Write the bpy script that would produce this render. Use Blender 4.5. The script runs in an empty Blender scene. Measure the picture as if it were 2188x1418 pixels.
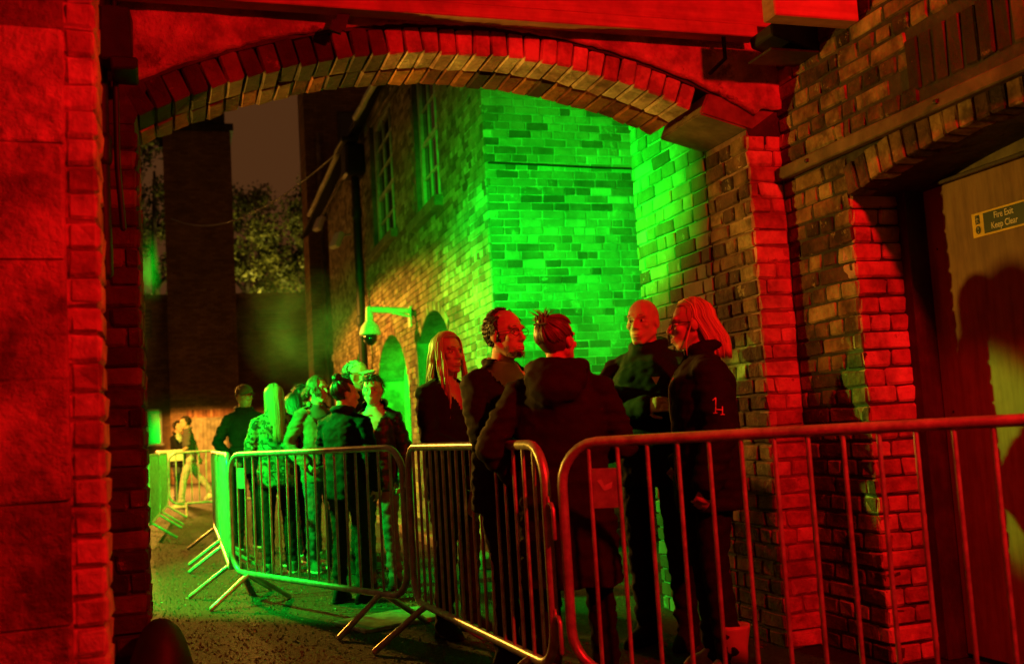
import bpy, bmesh, math, random
import numpy as np
from mathutils import Vector, Matrix, Euler, noise as mnoise

random.seed(7); np.random.seed(7)
R = math.radians
S = bpy.context.scene
COL = S.collection

# ------------------------------------------------------------------ camera
F_PX, W_PX, H_PX, CAM_H = 2200.0, 2188.0, 1418.0, 1.15
up_c = Vector((-.06, 1, -206 / F_PX)).normalized()
dv = Vector(((380 - 1094) / F_PX, (709 - (915 - .06 * (380 - 1094))) / F_PX, -1))
y_c = (dv - up_c * dv.dot(up_c)).normalized()
x_c = y_c.cross(up_c)
CAM_R = Matrix((x_c, y_c, up_c))
cam = bpy.data.cameras.new('camera')
cam.sensor_width = 36; cam.lens = F_PX / W_PX * 36
cam.clip_end = 900; cam.clip_start = .05
cam.dof.use_dof = True; cam.dof.focus_distance = 5.4; cam.dof.aperture_fstop = 2.4
cam_o = bpy.data.objects.new('camera', cam); COL.objects.link(cam_o)
cam_o.matrix_world = Matrix.Translation((0, 0, CAM_H)) @ CAM_R.to_4x4()
S.camera = cam_o

# ------------------------------------------------------------------ night sky, lamps, exposure
world = bpy.data.worlds.new('World'); S.world = world; world.use_nodes = True
wn = world.node_tree; bg = wn.nodes['Background']
bg.inputs[0].default_value = (.064, .0225, .0065, 1); bg.inputs[1].default_value = 1.1

S.view_settings.view_transform = 'Standard'; S.view_settings.look = 'None'
S.view_settings.exposure = 0; S.view_settings.gamma = 1; S.view_settings.use_curve_mapping = False

def spot(name, loc, target, color, power, angle, blend=.3, radius=.1, squash=1):
    l = bpy.data.lights.new(name, 'SPOT'); l.color = color; l.energy = power
    l.spot_size = R(angle); l.spot_blend = blend; l.shadow_soft_size = radius
    o = bpy.data.objects.new(name, l); COL.objects.link(o); o.location = loc
    o.rotation_euler = (Vector(target) - Vector(loc)).to_track_quat('-Z', 'Y').to_euler(); o.scale = (1, squash, 1)
    return o
# red stage floodlight in the passage, behind the camera and high on the right
spot('red_floodlight', (2.5, .25, 3.2), (1.0, 4.5, 1.6), (1, .004, .006), 760, 120, .4, .06)
# green floodlights in the yard: two behind the left pier of the arch, one farther left across the yard, plus two added fill beams
spot('green_flood_and_fill', (-.42, 5.35, 2.05), (2.7, 7.55, 2.66), (.0, 1, .012), 5300, 88, .9, .05, .40)
spot('green_flood_and_fill', (-.42, 5.25, 2.1), (-.22, 16, .9), (.0, 1, .02), 3500, 17, .5, .05)
spot('green_flood_and_fill', (-.42, 5.25, 2.1), (1.33, 11.3, 2.4), (.0, 1, .02), 3600, 15, .6, .05)  # added narrow beam, there only to turn the drifting smoke green
spot('green_flood_and_fill', (-1.3, 8.5, 2.6), (1.5, 9.2, .9), (.0, 1, .03), 2500, 92, .3, .05)
spot('green_flood_and_fill', (-1.3, 8.5, 2.6), (1.46, 5.72, 1.62), (.42, 1, .04), 1500, 8.5, .5, .05)  # added beam that rims the fair haired woman's hair in yellow-green
# green lamps inside the arcade of the yard building
for y_, e_ in ((15.6, 800), (19.0, 260), (12.6, 150)):
    l_ = bpy.data.lights.new('arcade_green_lamp', 'POINT'); l_.color = (0, 1, .012); l_.energy = e_; l_.shadow_soft_size = .06
    o_ = bpy.data.objects.new('arcade_green_lamp', l_); COL.objects.link(o_); o_.location = (4.25, y_, 2.75)
# warm lamps of the yard
spot('yard_pendant_lamp', (-2.4, 17.5, 4.05), (-2.1, 17.5, 0), (1, .42, .04), 4300, 166, .10, .12)
spot('low_work_lamp', (-1.0, 6.1, 1.7), (2.8, 2.9, 2.5), (1, .52, .04), 400, 48, .4, .06)
spot('tower_foot_lamp', (-1.1, 30.6, 2.75), (-1.06, 30.6, 0), (1, .42, .05), 7500, 173, .08, .15)
l_ = bpy.data.lights.new('street_lamp_glow', 'POINT'); l_.color = (1, .78, .14); l_.energy = 1600; l_.shadow_soft_size = .3
o_ = bpy.data.objects.new('street_lamp_glow', l_); COL.objects.link(o_); o_.location = (3.9, 40.6, 5.6)

S.cycles.max_bounces = 6; S.cycles.volume_bounces = 0; S.cycles.sample_clamp_indirect = 4
S.cycles.volume_step_rate = 2

# ------------------------------------------------------------------ materials
def nodes_of(name):
    m = bpy.data.materials.new(name); m.use_nodes = True
    nt = m.node_tree; b = nt.nodes['Principled BSDF']
    return m, nt, b
def N(nt, t, **kw):
    n = nt.nodes.new(t)
    for k, v in kw.items():
        if k.startswith('i_'):
            key = k[2:]; key = int(key) if key.isdigit() else key.replace('_', ' ')
            n.inputs[key].default_value = v
        else: setattr(n, k, v)
    return n
def ramp(nt, cols):
    n = nt.nodes.new('ShaderNodeValToRGB'); e = n.color_ramp.elements
    while len(e) < len(cols): e.new(.5)
    for i, (p, c) in enumerate(cols):
        e[i].position = p; e[i].color = (*c, 1)
    return n
def mixc(nt, fac, a, b, mode='MIX'):
    n = nt.nodes.new('ShaderNodeMix'); n.data_type = 'RGBA'; n.blend_type = mode
    for k, v in ((0, fac), (6, a), (7, b)):
        if hasattr(v, 'links') or isinstance(v, bpy.types.NodeSocket): nt.links.new(v, n.inputs[k])
        elif isinstance(v, (int, float)): n.inputs[k].default_value = v
        else: n.inputs[k].default_value = (*v, 1)
    return n.outputs[2]
def rough_mat(name, cols, rnd=None, scale=9, rough=.8, bump=.5, bscale=45, bdist=.004, grime=.55, gscale=3.0, spec=.3, metal=0, coords='Object', streak=None, smear=None):
    """base colour picked per piece (rnd: 'object' or 'attr') or by noise, grime by large noise, fine relief by small noise"""
    m, nt, b = nodes_of(name); L = nt.links.new
    geo = N(nt, 'ShaderNodeNewGeometry'); pos = geo.outputs['Position']
    if streak:
        mp = N(nt, 'ShaderNodeMapping'); mp.inputs['Scale'].default_value = streak; L(pos, mp.inputs[0]); pos2 = mp.outputs[0]
    else: pos2 = pos
    n1 = N(nt, 'ShaderNodeTexNoise', i_Scale=scale, i_Detail=5.0, i_Roughness=.62); L(pos2, n1.inputs['Vector'])
    r = ramp(nt, cols)
    if rnd:
        src = N(nt, 'ShaderNodeObjectInfo').outputs['Random'] if rnd == 'object' else N(nt, 'ShaderNodeAttribute', attribute_name='rnd').outputs['Fac']
        a = N(nt, 'ShaderNodeMath', operation='MULTIPLY_ADD'); L(n1.outputs[0], a.inputs[0]); a.inputs[1].default_value = .5
        s2 = N(nt, 'ShaderNodeMath', operation='SUBTRACT'); L(src, s2.inputs[0]); s2.inputs[1].default_value = .25
        L(s2.outputs[0], a.inputs[2]); L(a.outputs[0], r.inputs[0])
    else: L(n1.outputs[0], r.inputs[0])
    n2 = N(nt, 'ShaderNodeTexNoise', i_Scale=gscale, i_Detail=4.0, i_Roughness=.7); L(pos, n2.inputs['Vector'])
    gr = ramp(nt, [(.38, (1 - grime,) * 3), (.62, (1, 1, 1))]); L(n2.outputs[0], gr.inputs[0])
    col = mixc(nt, 1.0, r.outputs[0], gr.outputs[0], 'MULTIPLY'); L(col, b.inputs['Base Color'])
    if smear:
        n4 = N(nt, 'ShaderNodeTexNoise', i_Scale=smear[1], i_Detail=8.0, i_Roughness=.72); L(pos, n4.inputs['Vector'])
        sr = ramp(nt, [(smear[2], (0, 0, 0)), (smear[2] + .06, (1, 1, 1))]); L(n4.outputs[0], sr.inputs[0])
        mx = N(nt, 'ShaderNodeMath', operation='MULTIPLY'); L(sr.outputs[0], mx.inputs[0]); mx.inputs[1].default_value = smear[3]
        L(mixc(nt, mx.outputs[0], col, smear[0]), b.inputs['Base Color'])
    n3 = N(nt, 'ShaderNodeTexNoise', i_Scale=bscale, i_Detail=6.0, i_Roughness=.65); L(pos2, n3.inputs['Vector'])
    bp = N(nt, 'ShaderNodeBump', i_Strength=bump, i_Distance=bdist); L(n3.outputs[0], bp.inputs['Height']); L(bp.outputs[0], b.inputs['Normal'])
    b.inputs['Roughness'].default_value = rough; b.inputs['Specular IOR Level'].default_value = spec; b.inputs['Metallic'].default_value = metal
    return m
def flat(name, c, rough=.6, metal=0, spec=.4):
    m, nt, b = nodes_of(name)
    n1 = N(nt, 'ShaderNodeTexNoise', i_Scale=30.0, i_Detail=3.0)
    geo = N(nt, 'ShaderNodeNewGeometry'); nt.links.new(geo.outputs['Position'], n1.inputs['Vector'])
    r = ramp(nt, [(.3, tuple(x * .8 for x in c)), (.7, tuple(min(1, x * 1.1) for x in c))]); nt.links.new(n1.outputs[0], r.inputs[0])
    nt.links.new(r.outputs[0], b.inputs['Base Color'])
    b.inputs['Roughness'].default_value = rough; b.inputs['Metallic'].default_value = metal; b.inputs['Specular IOR Level'].default_value = spec
    return m

RED_BRICK = [(0.0, (.10, .04, .03)), (.3, (.24, .085, .05)), (.6, (.34, .14, .08)), (.85, (.42, .22, .12)), (1, (.12, .06, .05))]
YARD_BRICK = [(0.0, (.10, .08, .05)), (.22, (.19, .15, .09)), (.5, (.29, .25, .17)), (.75, (.36, .33, .24)), (1, (.48, .46, .36))]
PASS_BRICK = [(0.0, (.05, .028, .02)), (.25, (.13, .06, .04)), (.5, (.23, .12, .065)), (.75, (.32, .19, .10)), (1, (.46, .34, .19))]
SOFFIT_BRICK = [(0.0, (.10, .022, .012)), (.3, (.30, .07, .035)), (.6, (.44, .13, .05)), (.85, (.52, .20, .075)), (1, (.16, .04, .02))]
PAINT_BRICK = [(0.0, (.50, .24, .20)), (.35, (.62, .36, .30)), (.7, (.72, .50, .42)), (1, (.80, .62, .52))]
DARKER_BRICK = [(0.0, (.03, .016, .014)), (.4, (.06, .03, .024)), (.75, (.11, .05, .038)), (1, (.22, .11, .08))]
BLD_BRICK = [(0.0, (.10, .07, .04)), (.3, (.22, .155, .09)), (.6, (.34, .24, .15)), (.85, (.42, .31, .20)), (1, (.50, .40, .28))]
M = {}
for k, c, kw in (('pass', PASS_BRICK, dict(bump=1, bdist=.016, bscale=26, grime=.72, gscale=4.5, smear=((.42, .36, .22), 11, .60, .6))), ('yard', YARD_BRICK, dict(bump=.9, bdist=.008, grime=.45, gscale=1.6, smear=((.62, .60, .5), 7, .60, .45))),
             ('paint', PAINT_BRICK, dict(bump=1, bdist=.012, bscale=30, grime=.62, gscale=4.5, smear=((.16, .07, .06), 9, .62, .7))), ('darker', DARKER_BRICK, dict(bump=1, bdist=.012, bscale=30, smear=((.40, .22, .16), 8, .62, .6))), ('soffit', SOFFIT_BRICK, dict(bump=1, bdist=.016, bscale=28, grime=.5, gscale=7, smear=((.50, .26, .10), 12, .62, .5))), ('bld', BLD_BRICK, dict(bump=.9, bdist=.008, grime=.45, smear=((.6, .5, .36), 6, .62, .4))), ('red', RED_BRICK, dict(bump=.7))):
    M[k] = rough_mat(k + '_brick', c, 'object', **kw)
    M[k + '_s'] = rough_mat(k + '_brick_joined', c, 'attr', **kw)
M['mortar'] = rough_mat('mortar', [(.3, (.13, .11, .09)), (.7, (.22, .19, .15))], scale=20, bump=1, bdist=.006)
M['mortar_paint'] = rough_mat('painted_mortar', [(.3, (.26, .13, .11)), (.7, (.42, .24, .20))], scale=20, bump=1, bdist=.006)
M['mortar_pale'] = rough_mat('pale_mortar', [(.3, (.38, .37, .31)), (.7, (.56, .54, .47))], scale=20, bump=1, bdist=.006)
M['mortar_dark'] = rough_mat('dark_mortar', [(.3, (.045, .035, .03)), (.7, (.09, .075, .06))], scale=20, bump=1, bdist=.006)
M['plaster'] = rough_mat('old_paint_plaster', [(.25, (.42, .20, .16)), (.5, (.66, .42, .36)), (.8, (.74, .54, .46))], scale=3.2, bump=1, bscale=14, bdist=.03, grime=.6, gscale=4.5, smear=((.10, .035, .03), 3.6, .57, .8))
M['stone_paint'] = rough_mat('painted_stone', [(.25, (.30, .13, .11)), (.5, (.52, .28, .24)), (.8, (.64, .42, .36))], 'object', scale=5, bump=1, bscale=13, bdist=.035, grime=.65, gscale=5, smear=((.20, .08, .07), 6, .58, .6))
M['springer'] = rough_mat('springer_stone', [(.3, (.20, .13, .09)), (.7, (.30, .21, .14))], scale=14, bump=.6)
M['timber'] = rough_mat('old_timber', [(.25, (.10, .07, .05)), (.7, (.24, .18, .12))], scale=5, streak=(1, 1, 1), bump=.8, bscale=30, grime=.5)
M['timber_red'] = rough_mat('red_timber', [(.25, (.40, .16, .13)), (.7, (.58, .28, .22))], scale=6, streak=(.25, 3, 6), bump=.7, bscale=22, grime=.4)
M['black'] = rough_mat('black_iron', [(.3, (.012, .011, .01)), (.7, (.03, .027, .025))], rough=.55, bump=.4)
M['ply'] = rough_mat('plywood', [(.25, (.18, .095, .045)), (.5, (.28, .165, .08)), (.8, (.36, .23, .12))], scale=10, streak=(3, 3, .35), bump=.25, bscale=60, grime=.25, rough=.55)
M['board'] = rough_mat('grey_board', [(.3, (.15, .13, .09)), (.7, (.24, .21, .15))], scale=8, bump=.4)
M['darkwood'] = rough_mat('dark_painted_wood', [(.3, (.045, .03, .025)), (.7, (.09, .06, .05))], scale=8, streak=(3, 3, .4), bump=.4, rough=.5)
M['whitewood'] = rough_mat('white_painted_wood', [(.25, (.50, .48, .42)), (.7, (.74, .72, .66))], scale=12, bump=.35, rough=.5, grime=.3)
M['steel'] = rough_mat('galvanised_steel', [(.3, (.40, .40, .39)), (.7, (.62, .62, .60))], scale=18, bump=.15, bscale=90, bdist=.002, rough=.36, metal=.4, grime=.3, gscale=9, spec=.5)
M['asphalt'] = rough_mat('worn_asphalt', [(.3, (.016, .013, .010)), (.52, (.042, .033, .024)), (.68, (.10, .08, .055))], scale=34, bump=1, bscale=42, bdist=.05, smear=((.20, .16, .11), 70, .60, .8), rough=.8, grime=.6, gscale=.8, spec=.35)
M['grit'] = rough_mat('grit', [(.3, (.05, .04, .03)), (.6, (.14, .11, .08)), (.75, (.26, .22, .17))], scale=60, grime=.3)
M['leaf'] = rough_mat('tree_leaf', [(.2, (.05, .06, .015)), (.8, (.13, .13, .03))], 'attr', bump=.1, rough=.6, grime=.2)
M['bark'] = rough_mat('bark', [(.3, (.05, .04, .03)), (.7, (.10, .08, .06))], bump=1)
M['litter'] = rough_mat('litter', [(.3, (.10, .08, .05)), (.7, (.18, .15, .11)), (.95, (.5, .46, .40))], 'attr', grime=0)
M['glass'] = flat('dark_glass', (.02, .022, .02), .12, 0, .6)
M['yellow'] = flat('sign_yellow', (.86, .62, .03), .4)
M['signgreen'] = flat('sign_green', (.008, .035, .022), .45)
M['signwhite'] = flat('sign_white', (.84, .80, .62), .5)
M['white'] = flat('white_paint', (.74, .73, .70), .5)
M['lens'] = flat('smoked_dome', (.015, .016, .016), .15, 0, .6)
M['grey'] = flat('grey_paint', (.35, .35, .33), .5)
M['far_brick'] = rough_mat('far_brick', [(.3, (.13, .06, .035)), (.5, (.24, .115, .06)), (.75, (.34, .18, .10))], scale=5, streak=(1, 1, 3), bump=.5, bscale=12, bdist=.02, grime=.4, gscale=.7)
M['roof_slate'] = rough_mat('slate', [(.3, (.02, .02, .022)), (.7, (.05, .048, .045))], scale=4, bump=.5)

# brick courses drawn into the far walls, whose bricks are a few pixels each
def far_brick_mat(name, cols, mortar, axis):
    m, nt, b = nodes_of(name); L = nt.links.new
    geo = N(nt, 'ShaderNodeNewGeometry'); sx = N(nt, 'ShaderNodeSeparateXYZ'); L(geo.outputs['Position'], sx.inputs[0])
    cb = N(nt, 'ShaderNodeCombineXYZ'); L(sx.outputs[axis], cb.inputs[0]); L(sx.outputs[2], cb.inputs[1])
    bt = N(nt, 'ShaderNodeTexBrick', i_Scale=1.0); L(cb.outputs[0], bt.inputs['Vector'])
    bt.inputs['Brick Width'].default_value = .235; bt.inputs['Row Height'].default_value = .083; bt.inputs['Mortar Size'].default_value = .008
    bt.inputs['Color1'].default_value = (*cols[0], 1); bt.inputs['Color2'].default_value = (*cols[1], 1); bt.inputs['Mortar'].default_value = (*mortar, 1)
    n2 = N(nt, 'ShaderNodeTexNoise', i_Scale=.9, i_Detail=6.0, i_Roughness=.7); L(geo.outputs['Position'], n2.inputs['Vector'])
    gr = ramp(nt, [(.3, (.45, .45, .45)), (.7, (1, 1, 1))]); L(n2.outputs[0], gr.inputs[0])
    L(mixc(nt, 1.0, bt.outputs[0], gr.outputs[0], 'MULTIPLY'), b.inputs['Base Color'])
    bp = N(nt, 'ShaderNodeBump', i_Strength=.8, i_Distance=.01, invert=True); L(bt.outputs['Fac'], bp.inputs['Height']); L(bp.outputs[0], b.inputs['Normal'])
    b.inputs['Roughness'].default_value = .85
    return m
M['tower_x'] = far_brick_mat('tower_brick_front', [(.17, .075, .04), (.30, .15, .075)], (.10, .075, .05), 0)
M['tower_y'] = far_brick_mat('tower_brick_side', [(.17, .075, .04), (.30, .15, .075)], (.10, .075, .05), 1)

# ------------------------------------------------------------------ mesh helpers
class MB:
    def __init__(s): s.v = []; s.f = []; s.a = []; s.mi = []; s.n = 0
    def add(s, v, f, a=0.0, mi=0):
        s.v.append(np.asarray(v, float)); 
        s.f += [tuple(i + s.n for i in q) for q in f]; s.a += [a] * len(f); s.mi += [mi] * len(f); s.n += len(v)
        return s
    def box(s, lo, hi, a=0.0, mi=0):
        x0, y0, z0 = lo; x1, y1, z1 = hi
        v = [(x0,y0,z0),(x1,y0,z0),(x1,y1,z0),(x0,y1,z0),(x0,y0,z1),(x1,y0,z1),(x1,y1,z1),(x0,y1,z1)]
        return s.add(v, [(0,3,2,1),(4,5,6,7),(0,1,5,4),(1,2,6,5),(2,3,7,6),(3,0,4,7)], a, mi)
    def mesh(s, name, mats, smooth=False):
        me = bpy.data.meshes.new(name)
        v = np.concatenate(s.v) if s.v else np.zeros((0, 3))
        me.from_pydata(v.tolist(), [], s.f)
        for m in (mats if isinstance(mats, (list, tuple)) else [mats]): me.materials.append(m)
        if any(s.mi): me.polygons.foreach_set('material_index', s.mi)
        if any(s.a):
            at = me.attributes.new('rnd', 'FLOAT', 'FACE'); at.data.foreach_set('value', s.a)
        if smooth: me.polygons.foreach_set('use_smooth', [True] * len(me.polygons))
        me.update()
        return me
def link(name, me, parent=None, loc=(0, 0, 0), rot=(0, 0, 0), scale=(1, 1, 1)):
    o = bpy.data.objects.new(name, me); COL.objects.link(o)
    o.location = loc; o.rotation_euler = rot; o.scale = scale
    if parent: o.parent = parent
    return o
def tag(o, label, cat, group=None):
    o['label'] = label; o['category'] = cat
    if group: o['group'] = group
    return o
def thing(name, label, cat, loc=(0, 0, 0), rz=0, group=None):
    return tag(link(name, None, None, loc, (0, 0, rz)), label, cat, group)
def structure(name, me, **kw):
    o = link(name, me, **kw); o['kind'] = 'structure'; return o
def stuff(name, me, parent=None, **kw):
    o = link(name, me, parent, **kw); o['kind'] = 'stuff'; return o

def bevel_box(sx, sy, sz, bev=.006, jit=.0, seed=0, segs=1, rough=0):
    rng = random.Random(seed)
    bm = bmesh.new(); bmesh.ops.create_cube(bm, size=1)
    for v in bm.verts:
        v.co = Vector((v.co.x * sx + rng.uniform(-jit, jit), v.co.y * sy + rng.uniform(-jit, jit) * .6, v.co.z * sz + rng.uniform(-jit, jit)))
    bmesh.ops.bevel(bm, geom=bm.edges[:], offset=bev, segments=segs, affect='EDGES', profile=.6)
    if rough:
        for v in bm.verts: v.co += Vector((rng.uniform(-rough, rough), rng.uniform(-rough, rough), rng.uniform(-rough, rough)))
    return bm
def bm_mesh(bm, name, mat, smooth=False):
    me = bpy.data.meshes.new(name); bm.to_mesh(me); bm.free()
    if mat: me.materials.append(mat)
    if smooth: me.polygons.foreach_set('use_smooth', [True] * len(me.polygons))
    return me
def box_mesh(name, lo, hi, mat, bev=.004, seed=0, jit=0, center=False):
    lo, hi = Vector(lo), Vector(hi); d = hi - lo
    bm = bevel_box(d.x, d.y, d.z, bev, jit, seed)
    bmesh.ops.translate(bm, verts=bm.verts, vec=(lo + hi) / 2)
    return bm_mesh(bm, name, mat)
def tube(pts, rad, seg=10, closed=False, cap=True, flat_=None):
    """verts, faces of a tube along pts; rad scalar or list; hemispherical-ish caps"""
    P = [Vector(p) for p in pts]; n = len(P)
    r = [rad] * n if isinstance(rad, (int, float)) else list(rad)
    T = []
    for i in range(n):
        a = P[i - 1] if (i > 0 or closed) else P[0]; b = P[(i + 1) % n] if (i < n - 1 or closed) else P[-1]
        t = (b - a); T.append(t.normalized() if t.length > 1e-9 else Vector((0, 0, 1)))
    ref = Vector((0, 0, 1)) if abs(T[0].z) < .9 else Vector((1, 0, 0))
    u = T[0].cross(ref).normalized(); V = []; F = []
    rings = []
    def ring(c, t, u, rr):
        w = t.cross(u); base = len(V)
        for k in range(seg):
            an = 2 * math.pi * k / seg
            V.append(tuple(c + u * (math.cos(an) * rr) + w * (math.sin(an) * rr * (flat_ or 1))))
        return base
    for i in range(n):
        u = (u - T[i] * u.dot(T[i])).normalized()
        if cap and not closed and i == 0:
            for q in (.95, .7, .35): rings.append(ring(P[0] - T[0] * (r[0] * q), T[0], u, r[0] * math.sqrt(max(.02, 1 - q * q))))
        rings.append(ring(P[i], T[i], u, r[i]))
        if cap and not closed and i == n - 1:
            for q in (.35, .7, .95): rings.append(ring(P[-1] + T[-1] * (r[-1] * q), T[-1], u, r[-1] * math.sqrt(max(.02, 1 - q * q))))
    for a, b in zip(rings, rings[1:] + ([rings[0]] if closed else [])):
        for k in range(seg):
            F.append((a + k, a + (k + 1) % seg, b + (k + 1) % seg, b + k))
    if not closed:
        F.append(tuple(rings[0] + k for k in reversed(range(seg)))); F.append(tuple(rings[-1] + k for k in range(seg)))
    return V, F
def ellipsoid(c, r, rot=None, nu=16, nv=10):
    V = []; F = []; M3 = rot or Matrix.Identity(3); c = Vector(c)
    for j in range(1, nv):
        th = math.pi * j / nv
        for i in range(nu):
            ph = 2 * math.pi * i / nu
            V.append(tuple(c + M3 @ Vector((r[0] * math.sin(th) * math.cos(ph), r[1] * math.sin(th) * math.sin(ph), r[2] * math.cos(th)))))
    for j in range(nv - 2):
        for i in range(nu):
            a = j * nu + i; b = j * nu + (i + 1) % nu
            F.append((a, a + nu, b + nu, b))
    V.append(tuple(c + M3 @ Vector((0, 0, r[2])))); V.append(tuple(c + M3 @ Vector((0, 0, -r[2])))); t = len(V) - 2
    for i in range(nu):
        F.append((t, i, (i + 1) % nu)); k = (nv - 2) * nu; F.append((t + 1, k + (i + 1) % nu, k + i))
    return V, F
def tube_obj(name, pts, rad, mat, parent=None, seg=8, **kw):
    mb = MB(); mb.add(*tube(pts, rad, seg)); return link(name, mb.mesh(name, mat, True), parent, **kw)

def cam_px(p):
    c = CAM_R.transposed() @ (Vector(p) - Vector((0, 0, CAM_H)))
    if c.z > -.2: return None
    return (1094 - F_PX * c.x / c.z, 709 + F_PX * c.y / c.z, -c.z)
CAM_RT = CAM_R  # rows are the world axes in camera space
def cam_px(p):
    d = Vector(p) - Vector((0, 0, CAM_H))
    c = x_c * d.x + y_c * d.y + up_c * d.z
    if c.z > -.2: return None
    return (1094 + F_PX * c.x / -c.z, 709 - F_PX * c.y / -c.z, -c.z)

# ------------------------------------------------------------------ brickwork
BL, BH, GAUGE = .232, .074, .083
BRICK_MESH = {}
def brick_variants(key):
    if key not in BRICK_MESH:
        out = {}
        for kind, w in (('s', BL), ('h', .109)):
            out[kind] = [bm_mesh(bevel_box(w, .10, BH, .009 if key in ('paint', 'pass', 'darker') else .006, .0035, 31 * i + len(kind) + (7 if kind == 'h' else 0), 1, .0034 if key in ('paint', 'pass', 'darker') else .002), 'brick', M[key]) for i in range(7)]
        BRICK_MESH[key] = out
    return BRICK_MESH[key]
def brick_face(parent, key, origin, u, w, h, nrm, z0=0.0, skip=None, limit=300, proud=.006, bond='english', keyfn=None, start=0):
    """courses of bricks on the face origin + u*s + z, s in 0..w, z in z0..h, each brick an object (the limit largest in view), the rest joined"""
    rng = random.Random(hash((round(origin[0], 3), round(origin[1], 3), key)) & 0xffff)
    u = Vector(u).normalized(); nrm = Vector(nrm).normalized(); o = Vector(origin)
    ang = math.atan2(u.y, u.x); flip = nrm.dot(Vector((math.sin(ang), -math.cos(ang), 0))) < 0
    items = []
    ncourse = int((h - z0) / GAUGE)
    for c in range(ncourse):
        z = z0 + (c + .5) * GAUGE
        header = ((c + start) % 4 == 3) if bond == 'garden' else ((c + start) % 2 == 1)
        step = .117 if header else .241
        s = -rng.uniform(0, .02) - (.06 if header else (.12 if (c // 2) % 2 and bond != 'pier' else 0))
        while s < w:
            L = step - .009
            if bond == 'wild': L = rng.choice((.232, .232, .109, .16)); 
            a, b = max(0, s), min(w, s + L)
            if 0 < w - b < .05: b = w
            if 0 < a < .05 and s < .05: a = 0
            if b - a > .03:
                p = o + u * ((a + b) / 2); p.z = z
                if not (skip and skip((a + b) / 2, z, b - a)):
                    items.append((p, b - a))
            s += L + .009
    def rank(it):
        q = cam_px(it[0])
        if q is None or not (-60 < q[0] < 2250 and -60 < q[1] < 1480): return 0
        return it[1] / q[2]
    items.sort(key=rank, reverse=True)
    mb = MB()
    for i, (p, L) in enumerate(items):
        k = key if not keyfn else keyfn(p)
        vs = brick_variants(k); kind = 's' if L > .17 else 'h'
        me = rng.choice(vs[kind]); sx = L / (BL if kind == 's' else .109)
        q = p + nrm * (proud + rng.uniform(-.0025, .0025) - .05)
        rot = Euler((rng.uniform(-.008, .008), rng.uniform(-.012, .012), ang + rng.uniform(-.008, .008) + (math.pi if flip else 0)))
        if i < limit and rank((p, L)) > 0: link('brick', me, parent, q, rot, (sx, 1, 1))
        else:
            n = len(me.vertices); co = np.empty(n * 3); me.vertices.foreach_get('co', co); co = co.reshape(-1, 3) * (sx, 1, 1)
            co = co @ np.array(rot.to_matrix()).T + np.array(q)
            mb.add(co, [tuple(pp.vertices) for pp in me.polygons], rng.random() * .999 + .001)
    if mb.n:
        k = key if not keyfn else keyfn(items[-1][0])
        stuff('brickwork', mb.mesh('brickwork', M[k + '_s']), parent)
    return len(items)

# ================================================================== SETTING
gm = MB(); gm.box((-200, -60, -.5), (200, 300, 0)); structure('ground', gm.mesh('ground', M['asphalt']))
cm = MB(); cm.box((-.9, -6, 3.26), (3.6, 4.46, 3.5)); structure('ceiling', cm.mesh('ceiling', M['timber_red']))

# ---- painted stone pier on the left, its face towards the viewer
lw = thing('stone_pier', 'red lit painted stone pier at the left edge, nearest the viewer', 'pier')
mb = MB(); mb.box((-1.3, 3.17, 0), (-.292, 4.49, 3.26)); link('pier_core', mb.mesh('pier_core', M['plaster']), lw)
mb = MB(); mb.box((-1.5, -5, 0), (-1.3, 4.49, 3.26)); link('side_wall', mb.mesh('side_wall', M['plaster']), lw)
blocks = [bm_mesh(bevel_box(L, .06, .339, .009, .004, 5 + i, 3, .002), 'stone', M['stone_paint']) for i, L in enumerate((.56, .36, .46))]
z = 0; c = 0
while z < 3.2:
    x = -.290
    while x > -1.25:
        kk = (c + int(x * 7)) % 3; L = (.56, .36, .46)[kk]
        link('stone', blocks[kk], lw, (x - L / 2, 3.175 + random.uniform(-.004, .004), z + .17), (random.uniform(-.012, .012), random.uniform(-.01, .01), random.uniform(-.012, .012)))
        x -= L + .002
    z += .341; c += 1

# ---- brick pier on the left
lp = thing('brick_pier', 'narrow red lit brick pier between the stone wall and the archway', 'pier')
mb = MB(); mb.box((-.295, 3.206, 0), (-.213, 3.44, 3.258)); link('pier_core', mb.mesh('pier_core', M['mortar_paint']), lp)
brick_face(lp, 'paint', (-.285, 3.2, 0), (1, 0, 0), .078, 3.24, (0, -1, 0), bond='pier')
brick_face(lp, 'paint', (-.207, 3.2, 0), (0, 1, 0), .235, 3.24, (1, 0, 0), bond='pier')

# ---- the arch wall: two pillars, ring of voussoirs, painted plaster above
AC, AR0, AR1 = (1.335, -.25), 3.16, 3.285
AY0, AY1 = 4.5, 4.93
ar = thing('brick_archway', 'wide brick archway, red on the near face, opening onto the green lit yard', 'archway')
def zin(x, r): return AC[1] + math.sqrt(max(0, r * r - (x - AC[0]) ** 2))
# core behind the plaster
mb = MB(); xs = np.linspace(-.60, 3.3, 60)
for x0, x1 in zip(xs, xs[1:]):
    f = lambda x: zin(x, AR1 - .004) if -.13 < x < 2.80 else 2.52
    za, zb = f(x0), f(x1)
    v = [(x0, AY0, za), (x1, AY0, zb), (x1, AY1 + .01, zb), (x0, AY1 + .01, za), (x0, AY0, 6.5), (x1, AY0, 6.5), (x1, AY1 + .01, 6.5), (x0, AY1 + .01, 6.5)]
    mb.add(v, [(0,3,2,1),(4,5,6,7),(0,1,5,4),(2,3,7,6)] + ([(3,0,4,7)] if x0 == xs[0] else []) + ([(1,2,6,5)] if x1 == xs[-1] else []))
link('wall_core', mb.mesh('wall_core', M['mortar_dark']), ar)
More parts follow.
